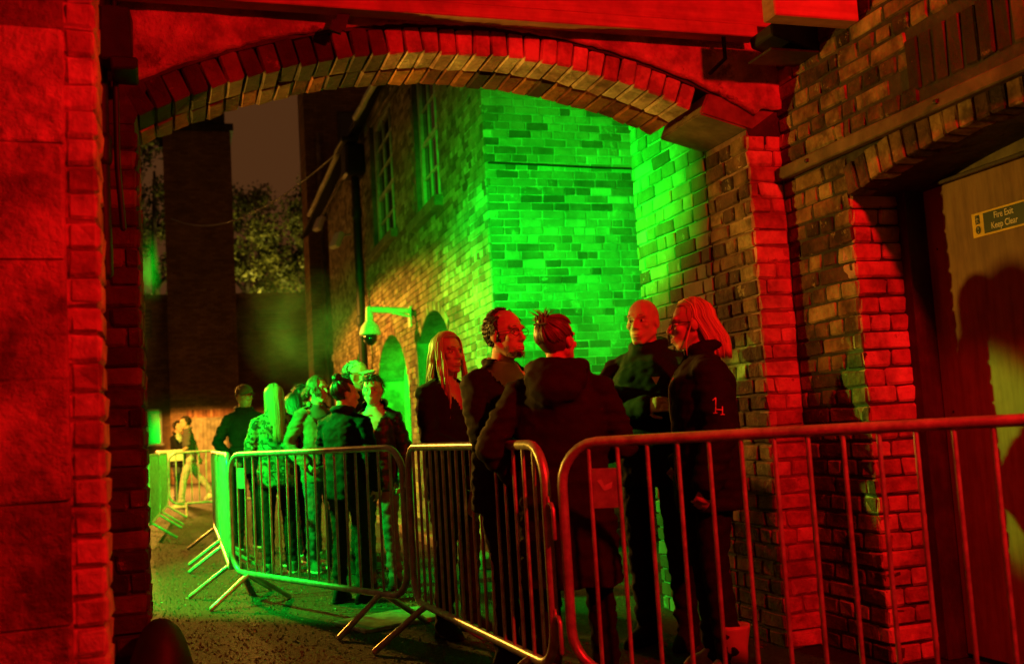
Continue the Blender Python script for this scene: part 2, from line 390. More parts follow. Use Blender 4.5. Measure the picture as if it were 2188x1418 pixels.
# plaster skin, uneven, with a proud lower lip
def plaster_skin(x0, x1, zlo, zhi, y, nx, nz, thick):
    V = []; F = []
    for j in range(nz + 1):
        for i in range(nx + 1):
            x = x0 + (x1 - x0) * i / nx; t = j / nz
            zl = zlo(x) + .012 * mnoise.noise(Vector((x * 9, 3, 0))) + .008 * mnoise.noise(Vector((x * 25, 7, 0)))
            z = zl + (zhi - zl) * t
            d = .016 * mnoise.noise(Vector((x * 2.6, z * 3.2, 1))) + .007 * mnoise.noise(Vector((x * 9, z * 9, 5)))
            V.append((x, y + d, z))
    nv = len(V)
    for i in range(nx + 1): V.append((V[i][0], y + thick, V[i][2] + .004))
    for j in range(nz):
        for i in range(nx):
            a = j * (nx + 1) + i; F.append((a, a + 1, a + nx + 2, a + nx + 1))
    for i in range(nx): F.append((nv + i, nv + i + 1, i + 1, i))
    return V, F
mb = MB(); mb.add(*plaster_skin(-.29, 3.0, lambda x: zin(x, AR1 + .008) if -.13 < x < 2.86 else 2.70, 3.25, AY0 - .035, 110, 18, .05))
link('plaster', mb.mesh('plaster', M['plaster'], True), ar)
# voussoirs: two bricks deep, each an object
amax = math.asin((1.335 + .125) / AR0); nvs = 37; da = 2 * amax / nvs
vm = {}
for key in ('paint', 'darker', 'soffit'):
    vm[key] = []
    for i in range(5):
        bm = bevel_box(.0785, .224, AR1 - AR0, .009, .003, 77 + i, 1, .0035)
        for v in bm.verts:
            if v.co.z > 0: v.co.x *= 1.03
        vm[key].append(bm_mesh(bm, 'voussoir', M[key]))
for i in range(nvs):
    a = -amax + (i + .5) * da; x = AC[0] + math.sin(a) * (AR0 + AR1) / 2; zc = AC[1] + math.cos(a) * (AR0 + AR1) / 2
    if x > 2.55: continue
    for d in range(2):
        t = (x + .13) / 2.7
        key = ('darker' if (t < .38 + .08 * random.random()) else 'paint') if d == 0 else random.choice(('soffit', 'soffit', 'soffit', 'darker'))  # darker bricks on the left of the ring, painted ones on the right
        rr = random.uniform(-.006, .004)
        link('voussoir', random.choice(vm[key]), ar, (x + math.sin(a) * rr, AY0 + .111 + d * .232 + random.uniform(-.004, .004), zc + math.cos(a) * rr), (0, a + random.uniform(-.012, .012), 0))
# the springer stone at the right
z0s, z1s = zin(2.545, AR0), 2.602
v = [(2.545, AY0 - .002, z0s), (2.84, AY0 - .002, z1s - .01), (2.84, AY1 + .03, z1s - .01), (2.545, AY1 + .03, z0s), (2.60, AY0 - .002, zin(2.60, AR1)), (3.0, AY0 - .002, 2.70), (3.0, AY1 + .03, 2.70), (2.60, AY1 + .03, zin(2.60, AR1))]
bm = bmesh.new(); vs = [bm.verts.new(p) for p in v]
for q in [(0,3,2,1),(4,5,6,7),(0,1,5,4),(1,2,6,5),(2,3,7,6),(3,0,4,7)]: bm.faces.new([vs[i] for i in q])
bmesh.ops.bevel(bm, geom=bm.edges[:], offset=.008, segments=2, affect='EDGES')
link('springer_stone', bm_mesh(bm, 'springer_stone', M['springer']), ar)
# right pillar: near face and jamb
mb = MB(); mb.box((2.806, AY0 + .005, 0), (3.0, AY1, 2.595)); link('pillar_core', mb.mesh('pillar_core', M['mortar_paint']), ar)
mb = MB(); mb.box((-.62, AY0 + .008, 0), (-.138, AY1, 2.52)); link('pillar_core', mb.mesh('pillar_core', M['mortar_dark']), ar)
brick_face(ar, 'paint', (2.80, AY0, 0), (1, 0, 0), .196, 2.60, (0, -1, 0))
brick_face(ar, 'pass', (2.80, AY0 + .006, 0), (0, 1, 0), AY1 - AY0 - .01, 2.60, (-1, 0, 0), start=1)
brick_face(ar, 'darker', (-.30, AY0, 0), (1, 0, 0), .165, 2.54, (0, -1, 0), start=1)
brick_face(ar, 'darker', (-.132, AY0 + .006, 0), (0, 1, 0), AY1 - AY0 - .01, 2.54, (1, 0, 0))
# rough stone at the foot of the left pillar
bm = bmesh.new(); bmesh.ops.create_icosphere(bm, subdivisions=3, radius=1)
for v in bm.verts:
    z_ = v.co.z; k = 1 + .08 * mnoise.noise(v.co * 2.2)
    v.co = Vector((v.co.x * .135 * k, v.co.y * .17 * k, (.5 if z_ > 0 else .02) * (abs(z_) ** .6) * (1 if z_ > 0 else -1)))
gs = link('guard_stone', bm_mesh(bm, 'guard_stone', M['black'], True), None, (-.085, 4.34, 0)); tag(gs, 'dark rounded guard stone at the foot of the left pillar', 'guard stone')

# ---- right side wall of the passage with the fire door opening
DY0, DY1 = 2.10, 3.98
sw = thing('side_wall', 'rough brick wall on the right of the passage, holding the fire door', 'wall')
def door_arch(y): return 2.12 + .11 * (1 - ((y - 3.04) / .94) ** 2)
mb = MB(); mb.box((3.004, DY1 + .008, 0), (3.5, AY0, 3.26)); mb.box((3.004, -5, 0), (3.5, DY0 - .006, 3.26))
ys = np.linspace(DY0 - .005, DY1 + .007, 25)
for y0, y1 in zip(ys, ys[1:]):
    za, zb = door_arch(y0) + .006, door_arch(y1) + .006
    v = [(3.004, y0, za), (3.5, y0, za), (3.5, y1, zb), (3.004, y1, zb), (3.004, y0, 3.26), (3.5, y0, 3.26), (3.5, y1, 3.26), (3.004, y1, 3.26)]
    mb.add(v, [(0,3,2,1),(4,5,6,7),(2,3,7,6),(3,0,4,7)])
link('wall_core', mb.mesh('wall_core', M['mortar_dark']), sw)
def skip_side(s_, z, L):
    y = DY1 - s_
    if 2.44 < z < 2.70 and y < 3.52: return True
    return y > DY0 - .1 and z < door_arch(min(max(y, DY0), DY1)) + .17
brick_face(sw, 'pass', (3.0, AY0, 0), (0, -1, 0), AY0 - DY1, 3.24, (-1, 0, 0), proud=.004, start=1)
brick_face(sw, 'pass', (3.0, DY1 - .004, 0), (0, -1, 0), 4.4, 3.24, (-1, 0, 0), skip=skip_side, proud=.004, start=0)
brick_face(sw, 'paint', (3.0, DY1, 0), (1, 0, 0), .262, 2.16, (0, -1, 0), start=1)
svm = [bm_mesh(bevel_box(.12, .074, .145, .010, .004, 177 + i, 2, .003), 'voussoir', M['pass']) for i in range(5)]
y = DY1 - .04
while y > DY0:
    sl = -.22 * (y - 3.04) / .94
    link('voussoir', random.choice(svm), sw, (3.045 + random.uniform(-.006, .004), y, door_arch(y) + .075), (sl, 0, random.uniform(-.02, .02))); y -= .083
sol = [bm_mesh(bevel_box(.10, .074, .232, .007, .004, 277 + i, 1, .002), 'brick', M['darker']) for i in range(5)]
y = 3.48
while y > 1.6:
    link('brick', random.choice(sol), sw, (3.044 + random.uniform(-.005, .005), y, 2.575), (random.uniform(-.02, .02), 0, 0)); y -= .083
bm = bevel_box(.045, 4.0, .062, .006, 0, 3, 1)
bmesh.ops.subdivide_edges(bm, edges=[e for e in bm.edges if e.calc_length() > 1], cuts=30)
for v in bm.verts: v.co += Vector((.002 * mnoise.noise(v.co * 6), 0, .003 * mnoise.noise(v.co * 5 + Vector((9, 0, 0)))))
link('batten', bm_mesh(bm, 'batten', M['timber']), sw, (2.965, 2.48, 2.355))
for y in (4.2, 3.3): link('bolt', bm_mesh(bevel_box(.02, .02, .02, .006, 0, 1, 2), 'bolt', M['black']), sw, (2.94, y, 2.355))

# ---- fire door
fd = thing('fire_door', 'plain plywood fire exit door deep in the right wall', 'door', (3.36, 3.05, 0))
link('door_leaf', box_mesh('door_leaf', (0, -.93, .02), (.045, .868, 2.14), M['ply']), fd)
link('transom_panel', box_mesh('transom_panel', (.03, -.93, 2.165), (.07, .868, 2.6), M['board']), fd)
link('transom_rail', box_mesh('transom_rail', (-.012, -.93, 2.142), (.07, .868, 2.163), M['darkwood']), fd)
link('door_frame', box_mesh('door_frame', (-.105, .87, 0), (.11, .935, 2.62), M['darkwood']), fd)
for z in (.3, 1.1, 1.85): link('screw', box_mesh('screw', (-.003, .80, z), (.003, .812, z + .012), M['black']), fd)

# ---- fire exit sign
fs = thing('fire_exit_sign', 'yellow and dark green Fire Exit Keep Clear sign on the plywood door', 'sign', (3.357, 3.62, 1.912), R(-90)); fs.scale = (.70, 1, .86)
link('sign_plate', box_mesh('sign_plate', (0, -.003, -.062), (.44, 0, .062), M['yellow'], .001), fs)
link('sign_field', box_mesh('sign_field', (.098, -.0045, -.052), (.432, -.0032, .052), M['signgreen'], .0004), fs)
def text_part(txt, size, x, z, mat, parent, name='lettering', bold=.0):
    cu = bpy.data.curves.new('lettering', 'FONT'); cu.body = txt; cu.size = size; cu.extrude = .0006; cu.offset = bold; cu.align_x = 'CENTER'; cu.align_y = 'CENTER'
    t = bpy.data.objects.new('tmp', cu); COL.objects.link(t); bpy.context.view_layer.update()
    me = bpy.data.meshes.new_from_object(t.evaluated_get(bpy.context.evaluated_depsgraph_get()))
    bpy.data.objects.remove(t); me.materials.clear(); me.materials.append(mat)
    return link(name, me, parent, (x, -.0055, z), (R(90), 0, 0))
text_part('Fire Exit', .046, .265, .025, M['signwhite'], fs, bold=.0005); text_part('Keep Clear', .046, .265, -.024, M['signwhite'], fs, bold=.0005)
link('pictogram', box_mesh('pictogram', (.031, -.0045, .004), (.067, -.0032, .05), M['signgreen'], .0004), fs)
mb = MB(); 
for p, q in (((.044, .042), (.044, .042)), ((.049, .034), (.047, .022)), ((.049, .034), (.040, .028)), ((.049, .034), (.058, .028)), ((.047, .022), (.041, .009)), ((.047, .022), (.056, .012))):
    mb.add(*tube([(p[0], -.005, p[1]), (q[0] + .0001, -.005, q[1] - .0001)], .0024, 6))
link('pictogram_figure', mb.mesh('figure', M['signwhite']), fs)
mb = MB(); cv = [(.049 + .021 * math.cos(t), -.0046, -.026 + .021 * math.sin(t)) for t in np.linspace(0, 2 * math.pi, 24, endpoint=False)]
mb.add(cv, [tuple(range(24))]); link('roundel', mb.mesh('roundel', M['signgreen']), fs)
mb = MB(); mb.box((.0472, -.0056, -.024), (.0508, -.0048, -.010)); mb.box((.0472, -.0056, -.040), (.0508, -.0048, -.034)); link('exclamation_mark', mb.mesh('mark', M['signwhite']), fs)

# ---- roof timbers and ironwork
tb = thing('timber_beam', 'long red lit timber beam across the top of the archway', 'beam', (0, 4.31, 3.01))
link('beam', box_mesh('beam', (-.29, .02, .066), (2.99, .14, .245), M['timber_red'], .006), tb)
link('lower_board', box_mesh('lower_board', (-.29, .0, .0), (2.80, .09, .062), M['timber_red'], .005), tb)
t2 = thing('timber_joist', 'short red lit timber joist end against the right wall', 'joist', (2.55, 3.78, 2.89))
link('joist', box_mesh('joist', (0, 0, 0), (.44, .10, .14), M['timber_red'], .006), t2)
cb = thing('timber_corbel', 'dark angular timber corbel under the beam at the right wall', 'corbel', (2.87, 4.20, 2.86))
bm = bevel_box(.26, .20, .13, .008, .006, 4); 
for v in bm.verts:
    if v.co.x < 0 and v.co.z < 0: v.co.z += .07
link('corbel_block', bm_mesh(bm, 'corbel_block', M['black']), cb, (0, 0, .07)); link('corbel_plate', box_mesh('corbel_plate', (-.15, -.11, .0), (.12, .10, .012), M['darkwood']), cb)
cb2 = thing('timber_corbel', 'black square corbel block high on the left pillar', 'corbel', (-.19, 4.28, 2.80))
link('corbel_block', bm_mesh(bevel_box(.12, .16, .22, .008, .006, 9), 'corbel_block', M['black']), cb2); link('corbel_foot', bm_mesh(bevel_box(.10, .2, .05, .008, .004, 2), 'corbel_foot', M['black']), cb2, (.03, 0, -.13))
ip = thing('iron_pipe', 'black iron pipe running down the corner left of the arch', 'pipe', (-.255, 4.34, 0))
tube_obj('pipe', [(0, 0, 3.2), (0, .0, 2.2), (.004, 0, 1.86)], .028, M['black'], ip); tube_obj('pipe_collar', [(0, 0, 2.32), (0, 0, 2.40)], .038, M['black'], ip)
tube_obj('conduit', [(.055, .02, 3.2), (.055, .02, 2.3), (.07, .05, 2.05)], .012, M['black'], ip)
hk = thing('hanging_strap', 'short black strap hanging from the beam near the arch crown', 'strap', (.72, 4.37, 2.92))
mb = MB(); mb.box((-.025, 0, .02), (.025, .012, .16)); mb.box((-.04, -.004, .0), (.012, .016, .05)); link('strap', mb.mesh('strap', M['black']), hk, (0, 0, 0), (0, R(18), 0))
hr = thing('hanger_rod', 'thin dark hanger rod below the right end of the beam', 'rod', (2.62, 4.34, 2.88))
tube_obj('rod', [(0, 0, .16), (0, 0, .02), (-.03, .1, -.02)], .011, M['black'], hr)

# ================================================================== YARD
# ---- near return wall on the right, just beyond the arch
rw = thing('return_wall', 'bright green lit brick wall running back from the right of the arch', 'wall')
mb = MB(); mb.box((2.806, AY1 + .012, 0), (4.8, 5.842, 6.5)); link('wall_core', mb.mesh('wall_core', M['mortar_pale']), rw)
brick_face(rw, 'yard', (2.80, AY1 + .012, 0), (0, 1, 0), 5.85 - AY1 - .012, 3.6, (-1, 0, 0), bond='wild', proud=.008)
# ---- front wall lit green
gw = thing('gable_wall', 'green lit brick wall facing the arch, squarely behind the group', 'wall')
mb = MB(); mb.box((3.02, 9.645, 0), (9, 10.4, 9)); link('wall_core', mb.mesh('wall_core', M['mortar_pale']), gw)
brick_face(gw, 'yard', (3.0, 9.64, 0), (1, 0, 0), 2.1, 5.2, (0, -1, 0), bond='wild', proud=.003)
tube_obj('cable', [(3.03, 9.62, 3.80), (3.6, 9.618, 3.79), (4.2, 9.62, 3.775), (5.2, 9.62, 3.77)], .011, M['black'], gw, 6)

# ---- long building down the left side of the yard (its wall faces left)
TH = .03
def bx(y, off=0): return 3 + TH * (y - 9.64) + off
lb = thing('yard_building', 'long brick building with sash windows and arched doorways behind the crowd', 'building')
ARCHES = [(11.45, 13.72, 1.75, 2.68), (14.32, 17.25, 1.65, 2.70), (18.2, 19.95, 1.85, 2.78)]
WINS = [(11.72, 13.15, 3.95, 6.35), (14.75, 16.85, 4.17, 6.35)]
def arch_top(y, a):
    t = (y - (a[0] + a[1]) / 2) / ((a[1] - a[0]) / 2)
    return a[2] + (a[3] - a[2]) * math.sqrt(max(0, 1 - t * t))
edges = sorted(set([9.648, 23.4] + [round(v, 3) for a in ARCHES for v in np.linspace(a[0], a[1], 25)] + [v for w in WINS for v in w[:2]]))
mb = MB()
for y0, y1 in zip(edges, edges[1:]):
    ym = (y0 + y1) / 2; lows = (0, 0); 
    for a in ARCHES:
        if a[0] < ym < a[1]: lows = (arch_top(y0, a), arch_top(y1, a))
    spans = [(lows, (6.55, 6.55))]
    for w in WINS:
        if w[0] < ym < w[1]: spans = [(lows, (w[2], w[2])), ((w[3], w[3]), (6.55, 6.55))]
    for (la, lb_), (ha, hb) in spans:
        v = [(bx(y0, .008), y0, la), (bx(y0, .45), y0, la), (bx(y1, .45), y1, lb_), (bx(y1, .008), y1, lb_), (bx(y0, .008), y0, ha), (bx(y0, .45), y0, ha), (bx(y1, .45), y1, hb), (bx(y1, .008), y1, hb)]
        mb.add(v, [(0,3,2,1),(4,5,6,7),(0,1,5,4),(1,2,6,5),(2,3,7,6),(3,0,4,7)])
link('wall_core', mb.mesh('wall_core', M['mortar']), lb)
def skip_b(s, z, L):
    y = 9.66 + s
    for a in ARCHES:
        if a[0] - L / 2 < y < a[1] + L / 2 and z < arch_top(min(max(y, a[0] + .01), a[1] - .01), a) + .13: 
            return a[0] - .12 - L / 2 < y < a[1] + L / 2 
    for w in WINS:
        if w[0] - L / 2 < y < w[1] + L / 2 and w[2] - .04 < z < w[3] + .04: return True
    return False
brick_face(lb, 'bld', (bx(9.66), 9.66, 0), (TH, 1, 0), 13.7, 6.5, (-1, TH, 0), skip=skip_b, limit=200, bond='garden')
arv = [bm_mesh(bevel_box(.10, .075, .118, .006, .003, 377 + i, 1, .002), 'voussoir', M['bld']) for i in range(4)]
for a in ARCHES:
    hw, rise, yc = (a[1] - a[0]) / 2, a[3] - a[2], (a[0] + a[1]) / 2
    t = .02
    while t < math.pi - .02:
        nx, nz = math.cos(t) / hw, math.sin(t) / rise; ln = math.hypot(nx, nz); nx /= ln; nz /= ln
        y, z = yc + hw * math.cos(t) + nx * .062, a[2] + rise * math.sin(t) + nz * .062
        link('voussoir', random.choice(arv), lb, (bx(y, .045), y, z), (-math.atan2(nx, nz), 0, -TH))
        t += .085 / math.hypot(hw * math.sin(t), rise * math.cos(t))
# passage behind the arches
mb = MB(); mb.box((4.55, 9.7, 0), (4.75, 24, 3.4)); mb.box((3.46, 9.7, 2.95), (4.55, 24, 3.1)); mb.box((3.46, 13.76, 0), (4.55, 14.26, 2.95)); mb.box((3.46, 17.3, 0), (4.55, 18.1, 2.95)); mb.box((3.5, 20, 0), (4.55, 20.4, 2.95))
link('inner_wall', mb.mesh('inner_wall', M['mortar_pale']), lb)
# sash windows
for wi, (y0, y1, z0, z1) in enumerate(WINS):
    f = link('window', None, lb, (bx(y0, .13), y0, z0), (0, 0, R(90) - math.atan(TH)))
    W, Hh = y1 - y0, z1 - z0
    # local: x along the wall, y towards the room is -Y, z up
    def fr(n, lo, hi, m=M['whitewood'], b=.004): return link(n, box_mesh(n, lo, hi, m, b), f)
    mb = MB(); mb.box((0, -.08, 0), (.11, .05, Hh)); mb.box((W - .11, -.08, 0), (W, .05, Hh)); mb.box((.11, -.08, Hh - .1), (W - .11, .05, Hh)); mb.box((.11, -.08, 0), (W - .11, .05, .07))
    link('frame', mb.mesh('frame', M['whitewood']), f)
    mid = Hh * .40
    mb = MB(); mb.box((.11, -.02, mid), (W - .11, .035, mid + .055))
    for k in range(1, 3): mb.box((.11 + (W - .22) * k / 3 - .014, -.01, .07), (.11 + (W - .22) * k / 3 + .014, .03, Hh - .1))
    for zz in (mid + (Hh - .1 - mid) * .36, mid + (Hh - .1 - mid) * .70, mid * .55): mb.box((.11, -.008, zz - .012), (W - .11, .028, zz + .012))
    link('glazing_bars', mb.mesh('glazing_bars', M['whitewood']), f)
    link('pane', box_mesh('pane', (.1, .0, .06), (W - .1, .006, Hh - .09), M['glass'], .001), f)
    sl = link('window_sill', box_mesh('window_sill', (-.14, -.05, -.13), (W + .12, .24, 0), M['springer'], .008), lb, (bx(y0, .13), y0, z0), (0, 0, R(90) - math.atan(TH)))
# glazed door standing in the second archway, dark leaf in the first
gd = thing('glazed_door', 'white glazed door frame lit green inside the second archway', 'door', (3.55, 17.1, 0))
mb = MB(); mb.box((.30, -.05, 0), (.36, 0, 2.05)); mb.box((.98, -.05, 0), (1.0, 0, 2.05)); mb.box((.36, -.05, 0), (.98, 0, .25)); mb.box((.36, -.05, 1.98), (.98, 0, 2.05)); mb.box((.36, -.05, 1.45), (.98, 0, 1.52)); mb.box((.36, -.05, .95), (.98, 0, 1.0)); mb.box((.65, -.05, .25), (.68, 0, 1.98))
link('frame', mb.mesh('frame', M['white']), gd); link('pane', box_mesh('pane', (.36, -.03, .25), (.98, -.02, 1.98), M['glass'], .001), gd)
pb = thing('panelled_screen', 'dark green panelled screen filling the left of the second archway', 'screen', (3.2, 17.0, 0))
link('panel', box_mesh('panel', (0, -.06, 0), (.42, -.02, 2.05), M['board'], .01), pb); link('top_rail', box_mesh('top_rail', (-.01, -.07, 2.05), (.44, -.01, 2.11), M['darkwood'], .006), pb)
dl = thing('open_door_leaf', 'dark open door leaf standing in the nearest archway', 'door', (3.08, 13.45, 0))
v0 = [(0, 0), (.62, 0), (.62, 1.75), (.46, 2.22), (.2, 2.5), (0, 2.36)]
bm = bmesh.new(); lo_ = [bm.verts.new((x, 0, z)) for x, z in v0]; hi_ = [bm.verts.new((x, .05, z)) for x, z in v0]
bm.faces.new(lo_); bm.faces.new(hi_[::-1])
for i in range(6): bm.faces.new((lo_[i], hi_[i], hi_[(i + 1) % 6], lo_[(i + 1) % 6]))
link('leaf', bm_mesh(bm, 'leaf', M['board']), dl)
for z in (.3, 1.0, 1.7): link('ledge', box_mesh('ledge', (.03, -.025, z), (.58, 0, z + .12), M['board'], .006), dl)
# roof, gutter, fascia
mb = MB()
ya, yb = 9.65, 27.2
v = [(bx(ya, -.28), ya, 6.36), (bx(yb, -.28), yb, 6.50), (bx(yb, 3.6), yb, 9.6), (bx(ya, 3.6), ya, 9.6), (bx(ya, -.28), ya, 6.28), (bx(yb, -.28), yb, 6.42), (bx(yb, 3.6), yb, 9.4), (bx(ya, 3.6), ya, 9.4)]
mb.add(v, [(0,1,2,3),(4,7,6,5),(0,4,5,1),(1,5,6,2),(2,6,7,3),(3,7,4,0)])
link('roof', mb.mesh('roof', M['roof_slate']), lb)
def gut(y0, y1, z0, z1, off, r, m, n):
    k = 7; pts = [(bx(y0 + (y1 - y0) * i / k, off), y0 + (y1 - y0) * i / k, z0 + (z1 - z0) * i / k + .012 * math.sin(i * 2.1)) for i in range(k + 1)]
    return tube_obj(n, pts, r, m, lb, 8)
for (y0, y1, z0, z1) in ((18.6, 24.3, 6.34, 6.46), (13.2, 16.1, 6.10, 6.26)):
    gut(y0, y1, z0, z1, -.33, .05, M['whitewood'], 'gutter'); gut(y0, y1, z0 - .12, z1 - .12, -.08, .035, M['timber'], 'fascia_pipe')
rh = thing('rain_hopper', 'dark rain hopper head with a long black downpipe on the yard building', 'downpipe', (bx(17.6, -.16), 17.6, 0))
tube_obj('downpipe', [(0, 0, 5.7), (0, 0, 3), (0, 0, .05)], .075, M['black'], rh, 10)
link('hopper', bm_mesh(bevel_box(.34, .5, .55, .04, .01, 3), 'hopper', M['black']), rh, (-.02, 0, 5.95)); link('hopper_cover', bm_mesh(bevel_box(.30, .9, .10, .02, .01, 5), 'cover', M['black']), rh, (-.1, .2, 6.3))
for z in (1.2, 3.1, 5.0): tube_obj('pipe_collar', [(0, 0, z), (0, 0, z + .09)], .095, M['black'], rh, 10)
# lamps and fittings on the far end of the building
for (y, z, lab) in ((22.6, 5.9, 'pale security light under the low end of the gutter'), (19.6, 4.95, 'small yellowish flood fitting left of the black downpipe')):
    sl = thing('security_light', lab, 'wall light', (bx(y), y, z), 0, 'fittings on the yard building')
    link('lamp_head', bm_mesh(bevel_box(.12, .30, .34, .05, .0, 6, 2), 'lamp_head', M['white']), sl, (-.28, 0, 0), (0, R(25), R(20))); tube_obj('bracket', [(0, 0, .12), (-.2, 0, .08)], .02, M['grey'], sl)
# camera on its bracket
cc = thing('dome_camera', 'white dome security camera hanging from a wall bracket above an archway', 'camera', (bx(13.95), 13.95, 2.8))
link('wall_plate', box_mesh('wall_plate', (-.03, -.07, -.17), (.01, .07, .12), M['white']), cc)
mb = MB(); mb.add(*tube([(-.02, 0, .06), (-.56, 0, .09)], .045, 8)); mb.add(*tube([(-.02, 0, -.02), (-.3, 0, .05)], .02, 6)); link('arm', mb.mesh('arm', M['white'], True), cc)
def lathe(prof, seg=20):
    V = []; F = []
    for r, z in prof:
        for k in range(seg): V.append((r * math.cos(2 * math.pi * k / seg), r * math.sin(2 * math.pi * k / seg), z))
    for j in range(len(prof) - 1):
        for k in range(seg): F.append((j * seg + k, j * seg + (k + 1) % seg, (j + 1) * seg + (k + 1) % seg, (j + 1) * seg + k))
    F.append(tuple(range(seg))[::-1]); F.append(tuple((len(prof) - 1) * seg + k for k in range(seg))); return V, F
mb = MB(); mb.add(*lathe([(.145, -.26), (.15, -.24), (.12, -.14), (.06, -.07), (.05, .10), (.04, .13), (.01, .14)])); link('housing', mb.mesh('housing', M['white'], True), cc, (-.58, 0, 0))
mb = MB(); mb.add(*ellipsoid((0, 0, -.30), (.095, .095, .11))); link('dome', mb.mesh('dome', M['lens'], True), cc, (-.58, 0, 0))
# far dark building
db = thing('tall_dark_building', 'tall unlit brick building rising black behind the yard building', 'building', (3.5, 27.6, 0))
mb = MB(); mb.box((0, 0, 0), (9, 1.2, 14.5)); link('wall', mb.mesh('wall', M['tower_x']), db); 
for k, (x, z) in enumerate(((.9, 8.6), (2.2, 8.6), (.9, 11.2))): w_ = link('window', box_mesh('window', (x, -.03, z), (x + .7, .02, z + 1.5), M['darkwood']), db); link('pane', box_mesh('pane', (x + .06, -.036, z + .06), (x + .64, -.03, z + 1.44), M['glass']), w_)
tube_obj('downpipe', [(.35, -.1, 9.4), (.35, -.1, 2)], .06, M['timber'], db)

# ---- chimney tower and the wall across the end of the yard
tw = thing('brick_tower', 'tall square brick chimney tower with a plank door at its foot', 'tower', (-.2, 35.5, 0))
mb = MB(); mb.box((0, 0, 0), (2.2, 2.2, 11.8)); link('shaft', mb.mesh('shaft', M['tower_x']), tw)
mb = MB(); mb.box((-.12, -.1, 11.8), (2.3, 2.3, 12.05)); mb.box((-.22, -.16, 12.05), (2.02, 2.1, 14.6)); link('cap', mb.mesh('cap', M['roof_slate']), tw)
td = link('door', box_mesh('door', (.62, -.05, .0), (1.78, .02, 2.1), M['board']), tw)
for k in range(9): link('plank', box_mesh('plank', (.65 + k * .123, -.07, .05), (.65 + k * .123 + .112, -.052, 2.05), M['board'], .006), td)
for k in range(18): link('lintel_brick', box_mesh('lintel_brick', (.5 + k * .083, -.015, 2.14), (.5 + k * .083 + .07, .01, 2.38), M['red'], .006), tw)
ew = thing('end_wall', 'dark brick wall closing the far end of the yard', 'wall', (0, 36.4, 0))
mb = MB(); mb.box((-12, 0, 0), (9, .5, 6.2)); link('wall', mb.mesh('wall', M['tower_x']), ew)
mb = MB(); mb.box((-12, -.08, 6.2), (9, .6, 6.34)); link('coping', mb.mesh('coping', M['springer']), ew)
for (x0, x1, z0, z1) in ((2.62, 3.85, 5.05, 5.75), (-1.35, -.72, 4.9, 5.85)):
    g_ = link('vent_grille', box_mesh('vent_grille', (x0, -.05, z0), (x1, .01, z1), M['darkwood']), ew)
    for k in range(6): link('slat', box_mesh('slat', (x0 + .05, -.09, z0 + .06 + k * (z1 - z0 - .1) / 6), (x1 - .05, -.055, z0 + .10 + k * (z1 - z0 - .1) / 6), M['timber'], .004), g_)
wf = link('window', None, ew)
mb = MB(); x0, x1, z0, z1 = -.98, -.48, 1.35, 2.5
mb.box((x0, -.06, z0), (x0 + .07, .02, z1)); mb.box((x1 - .07, -.06, z0), (x1, .02, z1)); mb.box((x0, -.06, z1 - .07), (x1, .02, z1)); mb.box((x0 - .05, -.1, z0 - .06), (x1 + .05, .02, z0))
link('frame', mb.mesh('frame', M['whitewood']), wf); link('pane', box_mesh('pane', (x0, -.03, z0), (x1, -.02, z1), M['glass']), wf)
wb = thing('white_building', 'sliver of a white rendered building at the far left of the yard', 'building', (-5, 31.5, 0))
mb = MB(); mb.box((0, 0, 0), (4.06, 1.4, 4.2)); link('wall', mb.mesh('wall', M['whitewood']), wb)
mb = MB(); mb.box((-.2, -.2, 4.2), (4.12, 1.6, 4.34)); link('roof', mb.mesh('roof', M['roof_slate']), wb)

# ---- overhead cable
def cam_at(x, y, D):
    c = Vector(((x - 1094) / F_PX, (709 - y) / F_PX, -1)) * D
    return Vector((x_c.dot(c), y_c.dot(c), up_c.dot(c))) + Vector((0, 0, CAM_H)) if False else Matrix((x_c, y_c, up_c)) @ c + Vector((0, 0, CAM_H))
p0, p1 = Vector((.0, 35.4, 8.75)), Vector((bx(17.6, -.2), 17.6, 6.35))
pts = [p0.lerp(p1, t) - Vector((0, 0, .75 * 4 * t * (1 - t))) for t in np.linspace(0, 1, 30)]
oc = tube_obj('overhead_cable', pts, .014, M['grey'], None, 5); tag(oc, 'thin slack cable strung from the chimney tower to the yard building', 'cable')

